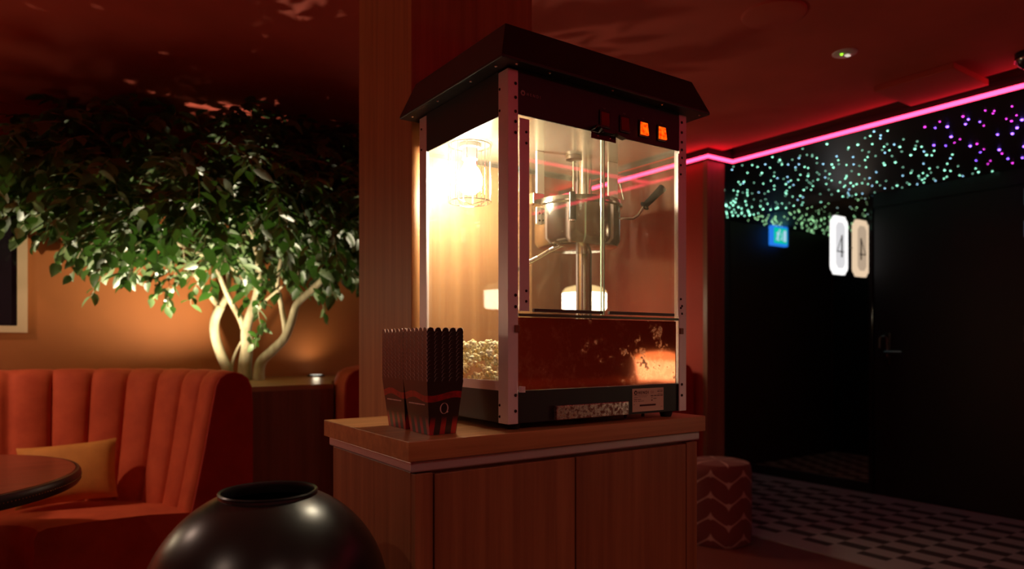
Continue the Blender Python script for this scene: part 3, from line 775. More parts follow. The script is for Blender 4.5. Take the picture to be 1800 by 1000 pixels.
# ------------------------------------------------------------------ nested popcorn boxes
BH = 0.112; W0, D0 = 0.060, 0.084; W1, D1 = 0.082, 0.106
M_box = bpy.data.materials.new('printed box board'); M_box.use_nodes = True
m = M_box; b = bsdf(m); b.inputs['Roughness'].default_value = 0.34; b.inputs['Coat Weight'].default_value = 0.4; b.inputs['Coat Roughness'].default_value = 0.2
tc = N(m, 'ShaderNodeTexCoord'); sx = N(m, 'ShaderNodeSeparateXYZ'); L(m, tc.outputs['Object'], sx.inputs[0])
xz = mth(m, 'ADD', sx.outputs['X'], mth(m, 'MULTIPLY', sx.outputs['Y'], 1.0))
wave = mth(m, 'MULTIPLY', mth(m, 'SINE', mth(m, 'MULTIPLY', xz, 60.0)), 0.004)
zz = mth(m, 'ADD', sx.outputs['Z'], wave)
band = mth(m, 'MULTIPLY', mth(m, 'GREATER_THAN', zz, 0.069), mth(m, 'LESS_THAN', zz, 0.082))
st = mth(m, 'GREATER_THAN', mth(m, 'SINE', mth(m, 'MULTIPLY', xz, 250.0)), 0.15)
fade = mth(m, 'SUBTRACT', 1.0, mth(m, 'DIVIDE', sx.outputs['Z'], 0.036)); fade = mth(m, 'MAXIMUM', fade, 0.0); fade = mth(m, 'MULTIPLY', fade, 2.0); fade = mth(m, 'MINIMUM', fade, 1.0)
stripes = mth(m, 'MULTIPLY', st, fade)
nb = noise(m, tc.outputs['Object'], 90, 3)
bandn = mth(m, 'MULTIPLY', band, mth(m, 'MULTIPLY', nb, 1.5))
red = mth(m, 'MINIMUM', mth(m, 'ADD', bandn, stripes), 1.0)
cm = N(m, 'ShaderNodeMix', data_type='RGBA'); L(m, red, cm.inputs[0]); cm.inputs[6].default_value = (0.02, 0.010, 0.010, 1); cm.inputs[7].default_value = (0.42, 0.008, 0.015, 1)
L(m, cm.outputs[2], b.inputs['Base Color'])
def box_shell():
    """one open carton: tapered walls with scalloped rims, thin board"""
    bm = BM(); th = 0.0009
    zb_, zr = 0.0, BH - 0.006
    def wall(p0, p1, q0, q1, n):
        nseg = n * 6
        # outward normal (xy)
        d = (Vector(p1) - Vector(p0)); nrm = Vector((d.y, -d.x, 0)).normalized()
        rows_o, rows_i = [], []
        for i in range(nseg + 1):
            t_ = i / nseg
            lo = Vector(p0).lerp(Vector(p1), t_); hi = Vector(q0).lerp(Vector(q1), t_)
            ph = (t_ * n) % 1.0 if i not in (nseg,) else 0.0
            sc = math.sqrt(max(0, 1 - (2 * ph - 1) ** 2)) * 0.0085
            top = hi + (hi - lo).normalized() * sc
            rows_o.append([bm.verts.new(lo), bm.verts.new(hi), bm.verts.new(top)])
            rows_i.append([bm.verts.new(p - nrm * th) for p in (lo, hi, top)])
        for R, flip in ((rows_o, 0), (rows_i, 1)):
            for a, b_ in zip(R, R[1:]):
                for k in (0, 1):
                    f = (a[k], b_[k], b_[k + 1], a[k + 1])
                    bm.faces.new(f[::-1] if flip else f).material_index = flip
        for (a, b_), (c, d_) in zip(zip(rows_o, rows_o[1:]), zip(rows_i, rows_i[1:])):
            bm.faces.new((a[2], b_[2], d_[2], c[2])).material_index = 1
    def crn(W_, D_, z):
        return [(-W_ / 2, -D_ / 2, z), (W_ / 2, -D_ / 2, z), (W_ / 2, D_ / 2, z), (-W_ / 2, D_ / 2, z)]
    lo = crn(W0, D0, zb_); hi = crn(W1, D1, zr)
    for i, n in ((0, 5), (1, 6), (2, 5), (3, 6)):
        wall(lo[i], lo[(i + 1) % 4], hi[i], hi[(i + 1) % 4], n)
    vs = [bm.verts.new(p) for p in crn(W0 - 0.001, D0 - 0.001, 0.0004)]; bm.faces.new(vs)
    return bm
shell_src = obj('body', box_shell(), M_box, local=True); shell_src.data.materials.append(mat('raw board', (0.85, 0.70, 0.62), 0.7))
def q_letter():
    bm = BM(); n = 40; cz_ = 0.052
    out, inn = [], []
    for i in range(n):
        a = 2 * PI * i / n
        out.append((0.0095 * math.cos(a), cz_ + 0.0110 * math.sin(a)))
        inn.append((0.0072 * math.cos(a), cz_ + 0.0102 * math.sin(a)))
    y = -0.0006
    def yy(z): return -(D0 / 2 + (D1 - D0) / 2 * z / (BH - 0.006)) - 0.0005
    O = [bm.verts.new((x, yy(z), z)) for x, z in out]; I = [bm.verts.new((x, yy(z), z)) for x, z in inn]
    for i in range(n): bm.faces.new((O[i], O[(i + 1) % n], I[(i + 1) % n], I[i]))
    sq = [(0.0048, 0.0445), (0.0072, 0.0425), (0.0100, 0.0450), (0.0076, 0.0472)]
    bm.faces.new([bm.verts.new((x, yy(z), z)) for x, z in sq])
    g = bmesh.ops.extrude_face_region(bm, geom=bm.faces[:]); vv = [e for e in g['geom'] if isinstance(e, bmesh.types.BMVert)]
    bmesh.ops.translate(bm, verts=vv, vec=(0, 0.0004, 0))
    return bm
M_q = mat('pale pink print', (0.70, 0.48, 0.45), 0.5)
def side_line():
    bm = BM()
    z = 0.060
    xx = -(W0 / 2 + (W1 - W0) / 2 * z / (BH - 0.006)) - 0.0005
    rr = random.Random(5); y = -0.034
    while y < 0.034:
        wd = rr.uniform(0.0015, 0.0045); box(bm, xx - 0.0001, xx + 0.0004, y, y + wd, z - 0.0012, z + 0.0010); y += wd + rr.uniform(0.0006, 0.002)
    return bm
ang = 0.0       # plan rotation of the cartons
def wd(X, Y): return Vector((FY * X + FX * Y, -FX * X + FY * Y))
ord_ = ['lowest', 'second from bottom', 'third from bottom', 'fourth from bottom', 'fifth from bottom', 'sixth from bottom', 'seventh from bottom', 'sixth from top', 'fifth from top', 'fourth from top', 'third from top', 'second from top', 'topmost']
shell_used = False
for stack, corner, where in (('front', Vector((0.6417, 1.219)), 'front'), ('rear', Vector((0.646, 1.3345)), 'left rear')):
    cw = corner + Vector((W0 / 2, D0 / 2))
    for i in range(13):
        r = thing('popcorn_box', 'black scalloped popcorn box, %s of the %s nested stack' % (ord_[i], where) + (', with a Q' if i == 0 and stack == 'front' else ''), 'popcorn box',
                  (cw.x, cw.y, CT + 0.0005 + i * 0.0082), ang, 'popcorn boxes in the %s stack' % where)
        if not shell_used: s = shell_src; shell_used = True
        else:
            s = shell_src.copy(); scn.collection.objects.link(s)
        s.parent = r
        if i == 0:
            if stack == 'front':
                qo = obj('letter', q_letter(), M_q, r, local=True); qm = qo
                so = obj('side_print', side_line(), M_q, r, local=True)
            else:
                for src in (qo, so):
                    c = src.copy(); scn.collection.objects.link(c); c.parent = r

# ------------------------------------------------------------------ black round vase
vc = P(472, 700, 1.19)
def vase_prof():
    R = 0.203; pr = []
    zc = 1.2 - 0.444
    pr += [(0, 0.004), (0.10, 0.0005), (0.125, 0.004), (0.13, 0.02)]
    for k in range(1, 10):
        a = k / 10; pr.append((0.13 + (R - 0.13) * math.sin(a * PI / 2), 0.02 + (zc - 0.02) * (a ** 1.15)))
    for k in range(0, 18):
        a = (k / 17) * 1.159
        pr.append((R * math.cos(a), zc + R * math.sin(a)))
    rn = pr[-1][0]; zn = pr[-1][1]
    pr += [(rn - 0.001, zn + 0.004), (rn + 0.001, zn + 0.0062), (rn - 0.001, zn + 0.0085), (rn - 0.005, zn + 0.0072), (rn - 0.007, zn + 0.001), (rn - 0.004, zn - 0.012)]
    for k in range(17, -1, -2):
        a = (k / 17) * 1.12; pr.append(((R - 0.008) * math.cos(a), zc + (R - 0.008) * math.sin(a)))
    pr += [(0.12, 0.12), (0, 0.10)]
    return pr
bm = BM(); lathe(bm, vase_prof(), (vc.x, vc.y, 0), 96)
M_vase = mat('satin black glaze', (0.010, 0.009, 0.008), 0.30, 0.0, **{'Coat Weight': 0.12, 'Coat Roughness': 0.3, 'Specular IOR Level': 0.4})
tag(obj('floor_vase', bm, M_vase, smooth=True), 'big round satin black floor vase with open mouth in front of the cabinet', 'vase')

# ------------------------------------------------------------------ booths
def arc_pts(cx, cy, r, a0, a1, n): return [(cx + r * math.cos(a0 + (a1 - a0) * i / n), cy + r * math.sin(a0 + (a1 - a0) * i / n), math.cos(a0 + (a1 - a0) * i / n), math.sin(a0 + (a1 - a0) * i / n)) for i in range(n + 1)]
R_OUT = 0.85
ZS = 0.45; ZTOP = 1.072
back_prof = [(0.0, 0.02), (0.0, 0.5), (0.0, 0.90), (0.005, 1.0), (0.022, 1.040), (0.05, 1.062), (0.085, ZTOP), (0.12, 1.066), (0.148, 1.045), (0.165, 1.01), (0.185, 0.90), (0.215, 0.72), (0.245, 0.56), (0.27, 0.44), (0.27, 0.10)]
def build_back(parent, path, flute_s):
    """path: (x, y, nx, ny) outward; flute_s: running flute coordinate"""
    bm = BM(); rows = []
    for (x, y, nx, ny), s in zip(path, flute_s):
        ph = s % 1.0
        blg = max(0.0, 1 - (2 * ph - 1) ** 2) ** 0.5
        row = []
        for d, z in back_prof:
            wgt = 0.0 if d < 0.02 else min(1.0, (d - 0.02) / 0.10)
            dd_ = d + wgt * 0.036 * blg
            zz_ = z + (0.006 * blg if 0.02 < d < 0.14 else 0)
            row.append(bm.verts.new((x - nx * dd_, y - ny * dd_, zz_)))
        rows.append(row)
    for A, B in zip(rows, rows[1:]):
        for k in range(len(A) - 1): bm.faces.new((A[k], B[k], B[k + 1], A[k + 1]))
        bm.faces.new((A[-1], B[-1], B[0], A[0]))
    bm.faces.new(rows[0]); bm.faces.new(rows[-1][::-1])
    return obj('backrest', bm, M_velvet, parent, smooth=True)
def build_end(parent, x, y, nx, ny, tx, ty):
    """upholstered end panel: the cross-section outline, 12 mm thick, with rounded look"""
    bm = BM(); pr = [(d, z) for d, z in back_prof]
    grow = []
    a = [bm.verts.new((x - nx * d + tx * 0.0006, y - ny * d + ty * 0.0006, z)) for d, z in pr]
    b_ = [bm.verts.new((x - nx * d + tx * 0.014, y - ny * d + ty * 0.014, z)) for d, z in pr]
    n = len(pr)
    for i in range(n): bm.faces.new((a[i], a[(i + 1) % n], b_[(i + 1) % n], b_[i]))
    bm.faces.new(a); bm.faces.new(b_[::-1])
    return obj('end_panel', bm, M_velvet_side, parent, bevel=0.006, seg=3)
seat_prof = [(0.0, 0.02), (0.0, 0.25), (0.0, 0.41), (0.012, 0.438), (0.04, ZS), (0.3, ZS + 0.006), (0.7, ZS + 0.004), (1.0, ZS - 0.01), (1.0, 0.02)]
def build_seat(parent, front, back):
    bm = BM(); rows = []
    for f, b_ in zip(front, back):
        f = Vector(f[:2]); b_ = Vector(b_[:2]); Ls = (b_ - f).length
        row = []
        for w_, z in seat_prof:
            if 0 < w_ < 0.1: ww = w_ / Ls if Ls > 0 else w_
            else: ww = w_
            p = f.lerp(b_, ww); row.append(bm.verts.new((p.x, p.y, z)))
        rows.append(row)
    for A, B in zip(rows, rows[1:]):
        for k in range(len(A) - 1): bm.faces.new((A[k], B[k], B[k + 1], A[k + 1]))
        bm.faces.new((A[-1], B[-1], B[0], A[0]))
    bm.faces.new(rows[0]); bm.faces.new(rows[-1][::-1])
    return obj('seat', bm, M_velvet, parent, smooth=True)
VC = 3.40
# booth by the table
b1 = thing('booth_sofa', 'rust velvet booth sofa with fluted curved back beside the round table', 'sofa', (0.4, 3.9, 0))
NA = 90
path = arc_pts(0, VC, R_OUT, 0, PI / 2, NA); fs = [(90 * i / NA) / 14.0 for i in range(NA + 1)]
LST = 2.4; NS = 180
for i in range(1, NS + 1):
    path.append((-LST * i / NS, VC + R_OUT, 0, 1)); fs.append(90 / 14.0 + LST * i / NS / 0.175)
build_back(b1, path, fs)
build_end(b1, R_OUT, VC, 1, 0, 0, -1)
fr = arc_pts(-0.25, VC, 0.25, 0, PI / 2, 30) ; bk = arc_pts(0, VC, R_OUT - 0.262, 0, PI / 2, 30)
fr += [(-0.25 - (LST - 0.25) * i / 20, VC + 0.25, 0, 1) for i in range(1, 21)]; bk += [(-LST * i / 20, VC + R_OUT - 0.262, 0, 1) for i in range(1, 21)]
build_seat(b1, fr, bk)
# second booth behind the column, its back curving the other way
C2 = 2.15
b2 = thing('booth_sofa', 'rust velvet booth sofa mostly hidden behind the wooden column', 'sofa', (2.5, 3.9, 0))
path = [(C2 - (x), y, -nx, ny) for x, y, nx, ny in arc_pts(0, VC, R_OUT, 0, PI / 2, NA)]; fs = [(90 * i / NA) / 14.0 for i in range(NA + 1)]
X2 = 3.585 - R_OUT
n_ = 60
for i in range(1, n_ + 1): path.append((C2 + (X2 - C2) * i / n_, VC + R_OUT, 0, 1)); fs.append(fs[-1] + (X2 - C2) / n_ / 0.175)
for x, y, nx, ny in arc_pts(X2, VC, R_OUT, PI / 2, 0, NA)[1:]: path.append((x, y, nx, ny)); fs.append(fs[-1] + 1.0 / 14)
for i in range(1, 21): path.append((X2 + R_OUT, VC - 0.30 * i / 20, 1, 0)); fs.append(fs[-1] + 0.015 / 0.175)
build_back(b2, path, fs)
build_end(b2, C2 - R_OUT, VC, -1, 0, 0, -1)
build_end(b2, X2 + R_OUT, VC - 0.30, 1, 0, 0, -1)
fr = [(C2 - x, y) for x, y, _, _ in arc_pts(-0.25, VC, 0.25, 0, PI / 2, 30)]; bk = [(C2 - x, y) for x, y, _, _ in arc_pts(0, VC, R_OUT - 0.262, 0, PI / 2, 30)]
fr += [(C2 + 0.25 + (X2 - C2 - 0.5) * i / 10, VC + 0.25) for i in range(1, 11)]; bk += [(C2 + (X2 - C2) * i / 10, VC + R_OUT - 0.262) for i in range(1, 11)]
fr += [(x, y) for x, y, _, _ in arc_pts(X2 - 0.25, VC, 0.25, PI / 2, 0, 30)][1:]; bk += [(x, y) for x, y, _, _ in arc_pts(X2, VC, R_OUT - 0.262, PI / 2, 0, 30)][1:]
fr.append((X2, VC - 0.3)); bk.append((X2 + R_OUT - 0.262, VC - 0.3))
build_seat(b2, fr, bk)

# cushion
t0 = P(128, 822, 3.22)
def cushion():
    bm = BM(); n = 22; W_, H_ = 0.40, 0.28
    def pos(i, j, s):
        u = i / n * 2 - 1; v = j / n * 2 - 1
        e = ((1 - u ** 2) * (1 - v ** 2))
        bul = 0.062 * (max(0, e) ** 0.45)
        pin = 1 - 0.06 * (1 - abs(u) ** 3) * abs(v) ** 2; pin2 = 1 - 0.05 * (1 - abs(v) ** 3) * abs(u) ** 2
        return Vector((u * W_ / 2 * pin2, s * bul, v * H_ / 2 * pin))
    g = {}
    for s in (-1, 1):
        for i in range(n + 1):
            for j in range(n + 1):
                if s == 1 and (i in (0, n) or j in (0, n)): g[(s, i, j)] = g[(-1, i, j)]
                else: g[(s, i, j)] = bm.verts.new(pos(i, j, s))
        for i in range(n):
            for j in range(n):
                f = [g[(s, i, j)], g[(s, i + 1, j)], g[(s, i + 1, j + 1)], g[(s, i, j + 1)]]
                bm.faces.new(f if s == -1 else f[::-1])
    return bm
cu = obj('cushion', cushion(), M_cushion, local=True, smooth=True)
cu.location = (0.125, 3.765, 0.612); cu.rotation_euler = (math.radians(-20), math.radians(-4), math.radians(-12))
tag(cu, 'ochre velvet cushion leaning against the fluted rust booth back', 'cushion')

# round table
t = thing('round_table', 'round dark red table with black studded rim at left foreground', 'table', (-0.463, 3.04, 0))
TC = (-0.463, 3.04)
M_ttop = mat('dark red table top', (0.20, 0.035, 0.018), 0.28)
m = M_ttop; nn = noise(m, coords(m, (2.0, 26, 1)), 1.5, 6); L(m, ramp(m, nn, [(0.3, (0.15, 0.025, 0.012)), (0.7, (0.27, 0.055, 0.026))]), bsdf(m).inputs['Base Color'])
bm = BM(); lathe(bm, [(0, 0.735), (0.588, 0.735), (0.592, 0.745), (0.588, 0.750), (0, 0.750)], (*TC, 0), 120); obj('tabletop', bm, M_ttop, t, smooth=True)
bm = BM(); lathe(bm, [(0.560, 0.7345), (0.560, 0.700), (0.600, 0.702), (0.607, 0.712), (0.607, 0.738), (0.601, 0.748), (0.5925, 0.7485), (0.5925, 0.7345), (0.560, 0.7345)], (*TC, 0), 120)
rim = obj('rim', bm, mat('black leather rim', (0.015, 0.010, 0.009), 0.35), t, smooth=True)
bm = BM()
for k in range(300):
    a = 2 * PI * k / 300; ball(bm, (TC[0] + 0.6075 * math.cos(a), TC[1] + 0.6075 * math.sin(a), 0.7245), 0.0022, 1)
obj('stud_row', bm, mat('dull brass studs', (0.45, 0.25, 0.12), 0.35, 1.0), rim, smooth=True)
bm = BM(); lathe(bm, [(0, 0), (0.24, 0), (0.24, 0.012), (0.05, 0.03), (0.035, 0.06), (0.035, 0.69), (0.12, 0.71), (0.12, 0.7345), (0, 0.7345)], (*TC, 0), 48); obj('pedestal', bm, M_black, t, smooth=True)

# ------------------------------------------------------------------ planter between the booths
poly = [(0.862, 3.50)]
c1_ = [(0.862 * math.cos(a), VC + 0.862 * math.sin(a)) for a in [math.radians(k) for k in range(7, 91, 4)]]
poly = [(x, y) for x, y in c1_]
poly += [(-0.05, VC + 0.862), (-0.05, 4.515), (C2 + 0.05, 4.515), (C2 + 0.05, VC + 0.862)]
poly += [(C2 - 0.862 * math.cos(a), VC + 0.862 * math.sin(a)) for a in [math.radians(k) for k in range(90, 6, -4)]]
t = thing('planter_ledge', 'wooden planter ledge with a pale top between the two booths', 'planter', (1.07, 3.9, 0))
bm = BM(); prism(bm, poly, 0.0, 0.9675); obj('body', bm, M_wood_dark, t)
bm = BM(); prism(bm, poly, 0.968, 0.992); obj('top', bm, M_wood_ledge, t)

# tree
tr = thing('indoor_tree', 'broad leafy indoor tree with pale forked trunks against the orange wall', 'tree', (1.0, 4.15, 0.992))
M_bark = mat('pale bark', (0.62, 0.55, 0.36), 0.8)
m = M_bark; v = coords(m, (1, 1, 0.3)); nn = noise(m, v, 30, 6); L(m, ramp(m, nn, [(0.3, (0.26, 0.20, 0.11)), (0.7, (0.50, 0.43, 0.27))]), bsdf(m).inputs['Base Color']); bump(m, nn, 0.5, 0.004)
def smooth_path(pts, n=6):
    pts = [Vector(p) for p in pts]; out = []
    for i in range(len(pts) - 1):
        p0 = pts[max(i - 1, 0)]; p1 = pts[i]; p2 = pts[i + 1]; p3 = pts[min(i + 2, len(pts) - 1)]
        for k in range(n):
            t_ = k / n
            out.append(0.5 * ((2 * p1) + (-p0 + p2) * t_ + (2 * p0 - 5 * p1 + 4 * p2 - p3) * t_ ** 2 + (-p0 + 3 * p1 - 3 * p2 + p3) * t_ ** 3))
    out.append(pts[-1]); return out
def limb(bm, pts, r0, r1):
    sp_ = smooth_path(pts); n = len(sp_)
    tube(bm, sp_, [r0 + (r1 - r0) * (i / (n - 1)) ** 0.8 for i in range(n)], 14)
bm = BM(); YB = 4.02
zb0 = 0.993
def g(px, py, Y=YB): return P(px, py, Y)
def base(px, Y=YB):
    p = P(px, 650, Y); p.z = zb0; return p
limb(bm, [base(404), g(398, 645), g(388, 622), g(378, 590), g(378, 562), g(388, 538)], 0.030, 0.026)
limb(bm, [g(388, 540), g(372, 522), g(356, 502, 3.9), g(335, 470, 3.8)], 0.023, 0.010)
limb(bm, [g(388, 540), g(398, 520), g(402, 490, 4.1), g(395, 440, 4.15)], 0.021, 0.010)
limb(bm, [base(430), g(431, 640), g(434, 610), g(433, 580), g(440, 552), g(452, 515), g(455, 460, 3.9), g(465, 380, 3.8)], 0.043, 0.015)
limb(bm, [g(434, 590), g(424, 562), g(410, 538), g(398, 515, 3.95), g(380, 470, 3.85), g(350, 400, 3.8)], 0.024, 0.009)
limb(bm, [base(455), g(458, 638), g(480, 615), g(500, 594), g(512, 566), g(522, 535), g(545, 512), g(580, 478, 4.0), g(620, 430, 4.1)], 0.033, 0.015)
limb(bm, [g(503, 590), g(500, 565), g(494, 535), g(488, 495, 3.9), g(500, 430, 3.85)], 0.020, 0.009)
limb(bm, [g(440, 560), g(452, 548), g(465, 530, 3.95), g(500, 500, 3.8)], 0.013, 0.006)
limb(bm, [base(404, 4.04), g(411, 628, 4.04), g(424, 600)], 0.010, 0.006)
limb(bm, [g(430, 480), g(340, 440, 3.85), g(250, 400, 3.7), g(160, 380, 3.55), g(60, 340, 3.45)], 0.016, 0.005)
limb(bm, [g(455, 470), g(430, 380, 3.7), g(330, 300, 3.6), g(200, 250, 3.5), g(80, 230, 3.4)], 0.016, 0.005)
limb(bm, [g(460, 440), g(520, 340, 3.8), g(600, 290, 3.9), g(700, 280, 3.9)], 0.014, 0.005)
obj('trunk', bm, M_bark, tr, smooth=True)
# foliage
M_leaf = bpy.data.materials.new('leaf'); M_leaf.use_nodes = True
m = M_leaf; b = bsdf(m)
geo = N(m, 'ShaderNodeNewGeometry'); 
L(m, ramp(m, geo.outputs['Random Per Island'], [(0.0, (0.035, 0.075, 0.018)), (0.5, (0.075, 0.14, 0.038)), (1.0, (0.17, 0.26, 0.10))]), b.inputs['Base Color'])
b.inputs['Roughness'].default_value = 0.42; b.inputs['Specular IOR Level'].default_value = 0.9
tl = N(m, 'ShaderNodeBsdfTranslucent'); tl.inputs[0].default_value = (0.12, 0.34, 0.04, 1)
mx = N(m, 'ShaderNodeMixShader'); mx.inputs[0].default_value = 0.10
out = m.node_tree.nodes['Material Output']
L(m, b.outputs[0], mx.inputs[1]); L(m, tl.outputs[0], mx.inputs[2]); L(m, mx.outputs[0], out.inputs['Surface'])
verts, faces = [], []
rl = random.Random(11)
def leaf(p, d, n, ln):
    d = d.normalized(); s = d.cross(n)
    if s.length < 1e-3: s = d.cross(Vector((1, 0, 0)))
    s.normalize(); n = s.cross(d).normalized()
    w_ = ln * 0.27; k = len(verts)
    prof = ((0.0, 0.0, 0), (0.25, 0.85, 0.02), (0.5, 1.0, 0.0), (0.78, 0.62, -0.05), (1.0, 0.0, -0.12))
    verts.append(p)
    for t_, wd_, dr in prof[1:4]:
        c = p + d * ln * t_ + n * ln * dr
        verts.extend((c + s * w_ * wd_ + n * ln * 0.05, c, c - s * w_ * wd_ + n * ln * 0.05))
    verts.append(p + d * ln + n * ln * prof[4][2])
    faces.extend(((k, k + 2, k + 1), (k, k + 3, k + 2), (k + 1, k + 2, k + 5, k + 4), (k + 2, k + 3, k + 6, k + 5),
                  (k + 4, k + 5, k + 8, k + 7), (k + 5, k + 6, k + 9, k + 8), (k + 7, k + 8, k + 10), (k + 8, k + 9, k + 10)))
zb_tab = [(-1.6, 2.10), (-0.9, 2.02), (-0.45, 1.96), (-0.13, 1.89), (0.1, 1.78), (0.23, 1.68), (0.40, 1.60), (0.7, 1.58), (1.0, 1.58), (1.37, 1.60), (1.62, 1.63), (2.3, 1.75)]
def zbot(u):
    for (a, za), (b_, zb2) in zip(zb_tab, zb_tab[1:]):
        if a <= u <= b_: return za + (zb2 - za) * (u - a) / (b_ - a)
    return 1.9
twigs = BM()
def sprig(p, d, n_leaf, ln):
    d = d.normalized(); q_ = p.copy(); step = 0.026
    pts_ = [q_.copy()]
    side = 1
    for k in range(n_leaf):
        d = (d + Vector((rl.gauss(0, 0.12), rl.gauss(0, 0.12), -0.10))).normalized()
        q_ = q_ + d * step
        if q_.z > CZ - 0.015: q_.z = CZ - 0.015
        if q_.y > WV - 0.03: q_.y = WV - 0.03
        pts_.append(q_.copy())
        sd = d.cross(Vector((0, 0, 1)))
        if sd.length < 0.1: sd = Vector((1, 0, 0))
        sd.normalize()
        ld = (sd * side * rl.uniform(0.5, 1.0) + d * rl.uniform(0.2, 0.8) + Vector((0, 0, rl.uniform(-0.75, 0.15)))).normalized()
        L_ = ln * rl.uniform(0.75, 1.2)
        tip = q_ + ld * L_
        if tip.z > CZ - 0.008: ld.z -= (tip.z - CZ + 0.02) / L_
        if tip.y > WV - 0.02: ld.y -= (tip.y - WV + 0.03) / L_
        leaf(q_, ld, Vector((rl.gauss(0, 0.35), rl.gauss(0, 0.35), 1)).normalized(), L_)
        side = -side
    tube(twigs, pts_, 0.0016, 4, cap=False)
ctr = Vector((0.8, 4.0, 1.75))
n_tw = 0
while n_tw < 840:
    u = rl.uniform(-1.1, 2.1); v = rl.uniform(3.50, 4.40)
    zlo = zbot(u) + 0.08 + 0.28 * max(0, abs(v - 4.0) - 0.1)
    ztop_ = CZ - 0.05 - 0.30 * max(0, (3.85 - v))
    if zlo >= ztop_: continue
    r01 = rl.random()
    z = zlo + (ztop_ - zlo) * (r01 ** 1.25)
    # keep leaves above a line of sight: near rows sit lower than the ceiling line
    p = Vector((u, v, z))
    dep = FX * u + FY * v
    y_px = 605 - (z - CAM_H) / dep * F_PX; x_px = 900 + (FY * u - FX * v) / dep * F_PX
    top_lim = 205 + 12 * math.sin(x_px / 38.0) + (20 if x_px > 500 else 0)
    if x_px < 90: top_lim += (90 - x_px) * 0.35
    if y_px < top_lim: continue
    out_ = (p - ctr); out_.z *= 0.3
    sprig(p, out_.normalized() + Vector((rl.gauss(0, 0.5), rl.gauss(0, 0.5), rl.gauss(0, 0.25))), rl.randint(8, 12), 0.090)
    n_tw += 1
for k in range(110):  # extra sprigs added to stop uplight leaking onto the ceiling
    u = rl.uniform(0.75, 1.95); v = rl.uniform(3.32, 3.72); z = rl.uniform(1.86, 2.16)
    sprig(Vector((u, v, z)), Vector((rl.gauss(0.2, 0.5), rl.gauss(-0.2, 0.5), rl.gauss(0, 0.25))), rl.randint(8, 12), 0.088)
for k in range(50):  # more sprigs added nearer the viewer to block the same leak
    u = rl.uniform(0.40, 1.5); v = rl.uniform(3.08, 3.36); z = rl.uniform(1.80, 2.05)
    sprig(Vector((u, v, z)), Vector((rl.gauss(0.0, 0.5), rl.gauss(-0.2, 0.5), rl.gauss(0, 0.25))), rl.randint(8, 12), 0.080)
# hanging sprays that show against the wall and the trunks
for px, py, Y, n_, dx in ((448, 520, 3.72, 9, 0.2), (470, 560, 3.72, 4, -0.3), (430, 575, 3.7, 4, 0.5), (545, 500, 3.9, 8, 0.5), (600, 455, 3.9, 9, 0.6), (225, 455, 3.5, 10, -0.6), (262, 468, 3.6, 9, 0.3), (175, 430, 3.5, 8, -0.7),
                          (335, 475, 3.7, 9, -0.7), (370, 470, 3.75, 9, -0.4), (310, 480, 3.65, 7, -0.8), (425, 470, 3.7, 9, 0.5), (495, 475, 3.75, 9, -0.3), (112, 375, 3.45, 8, -0.6)):
    sprig(P(px, py, Y), Vector((dx, 0.1, -0.45)), n_, 0.07)
me = bpy.data.meshes.new('foliage')
org = ORG[tr.name]
me.from_pydata([tuple(v_ - org) for v_ in verts], [], faces)
me.materials.append(M_leaf)
for p_ in me.polygons: p_.use_smooth = True
fo = bpy.data.objects.new('foliage', me); scn.collection.objects.link(fo); fo.parent = tr
obj('twigs', twigs, M_bark, tr)

# uplights on the ledge
def uplight(x, y, label, energy, size, aim):
    t = thing('uplight', label, 'lamp', (x, y, 0.992))
    bm = BM(); lathe(bm, [(0, 0.0005), (0.055, 0.0005), (0.055, 0.010), (0.045, 0.012), (0.043, 0.008), (0, 0.008)], (x, y, 0.992), 32); obj('housing', bm, M_black, t, smooth=True)
    bm = BM(); lathe(bm, [(0, 0.0105), (0.041, 0.0105), (0.041, 0.0082), (0, 0.0082)], (x, y, 0.992), 32); obj('lens', bm, emis('uplight lens', (1.0, 0.93, 0.75), 2.2, False), t, smooth=True)
    ld = bpy.data.lights.new('uplight_beam', 'SPOT'); ld.energy = energy; ld.color = (1.0, 0.86, 0.60); ld.spot_size = math.radians(size); ld.spot_blend = 1.0; ld.shadow_soft_size = 0.02
    lo = bpy.data.objects.new('beam', ld); scn.collection.objects.link(lo); lo.parent = t
    lo.location = (0, 0, 0.03)
    d = Vector(aim) - Vector((x, y, 1.02)); lo.rotation_euler = d.to_track_quat('-Z', 'Y').to_euler()
uplight(1.50, 4.41, 'small round uplight on the ledge beside the right booth', UPLIGHT * 0.06, 168, (1.35, 3.95, 2.2))
uplight(0.74, 3.98, 'small round uplight on the ledge behind the left booth back', UPLIGHT * 1.15, 170, (0.60, 3.98, 2.2))
uplight(1.12, 4.02, 'small round uplight on the ledge in front of the tree trunks', UPLIGHT * 0.25, 120, (0.95, 4.1, 2.2)) if False else None

# picture on the wall
t = thing('framed_picture', 'dark picture in a pale wooden frame on the orange wall at left', 'picture', (-0.34, 4.51, 1.25))
x0, x1, z0, z1 = -0.66, -0.03, 1.262, 2.16; fw = 0.045
M_frame = mat('pale wood frame', (0.62, 0.44, 0.26), 0.5)
bm = BM()
box(bm, x0, x1, 4.485, 4.5195, z0, z0 + 0.035); box(bm, x0, x1, 4.485, 4.5195, z1 - fw, z1); box(bm, x0, x0 + fw, 4.485, 4.5195, z0 + 0.035, z1 - fw); box(bm, x1 - fw, x1, 4.485, 4.5195, z0 + 0.035, z1 - fw)
obj('frame', bm, M_frame, t)
M_pic = mat('dark print behind glass', (0.015, 0.010, 0.014), 0.04)
m = M_pic; tc = N(m, 'ShaderNodeTexCoord'); sx = N(m, 'ShaderNodeSeparateXYZ'); L(m, tc.outputs['Object'], sx.inputs[0])
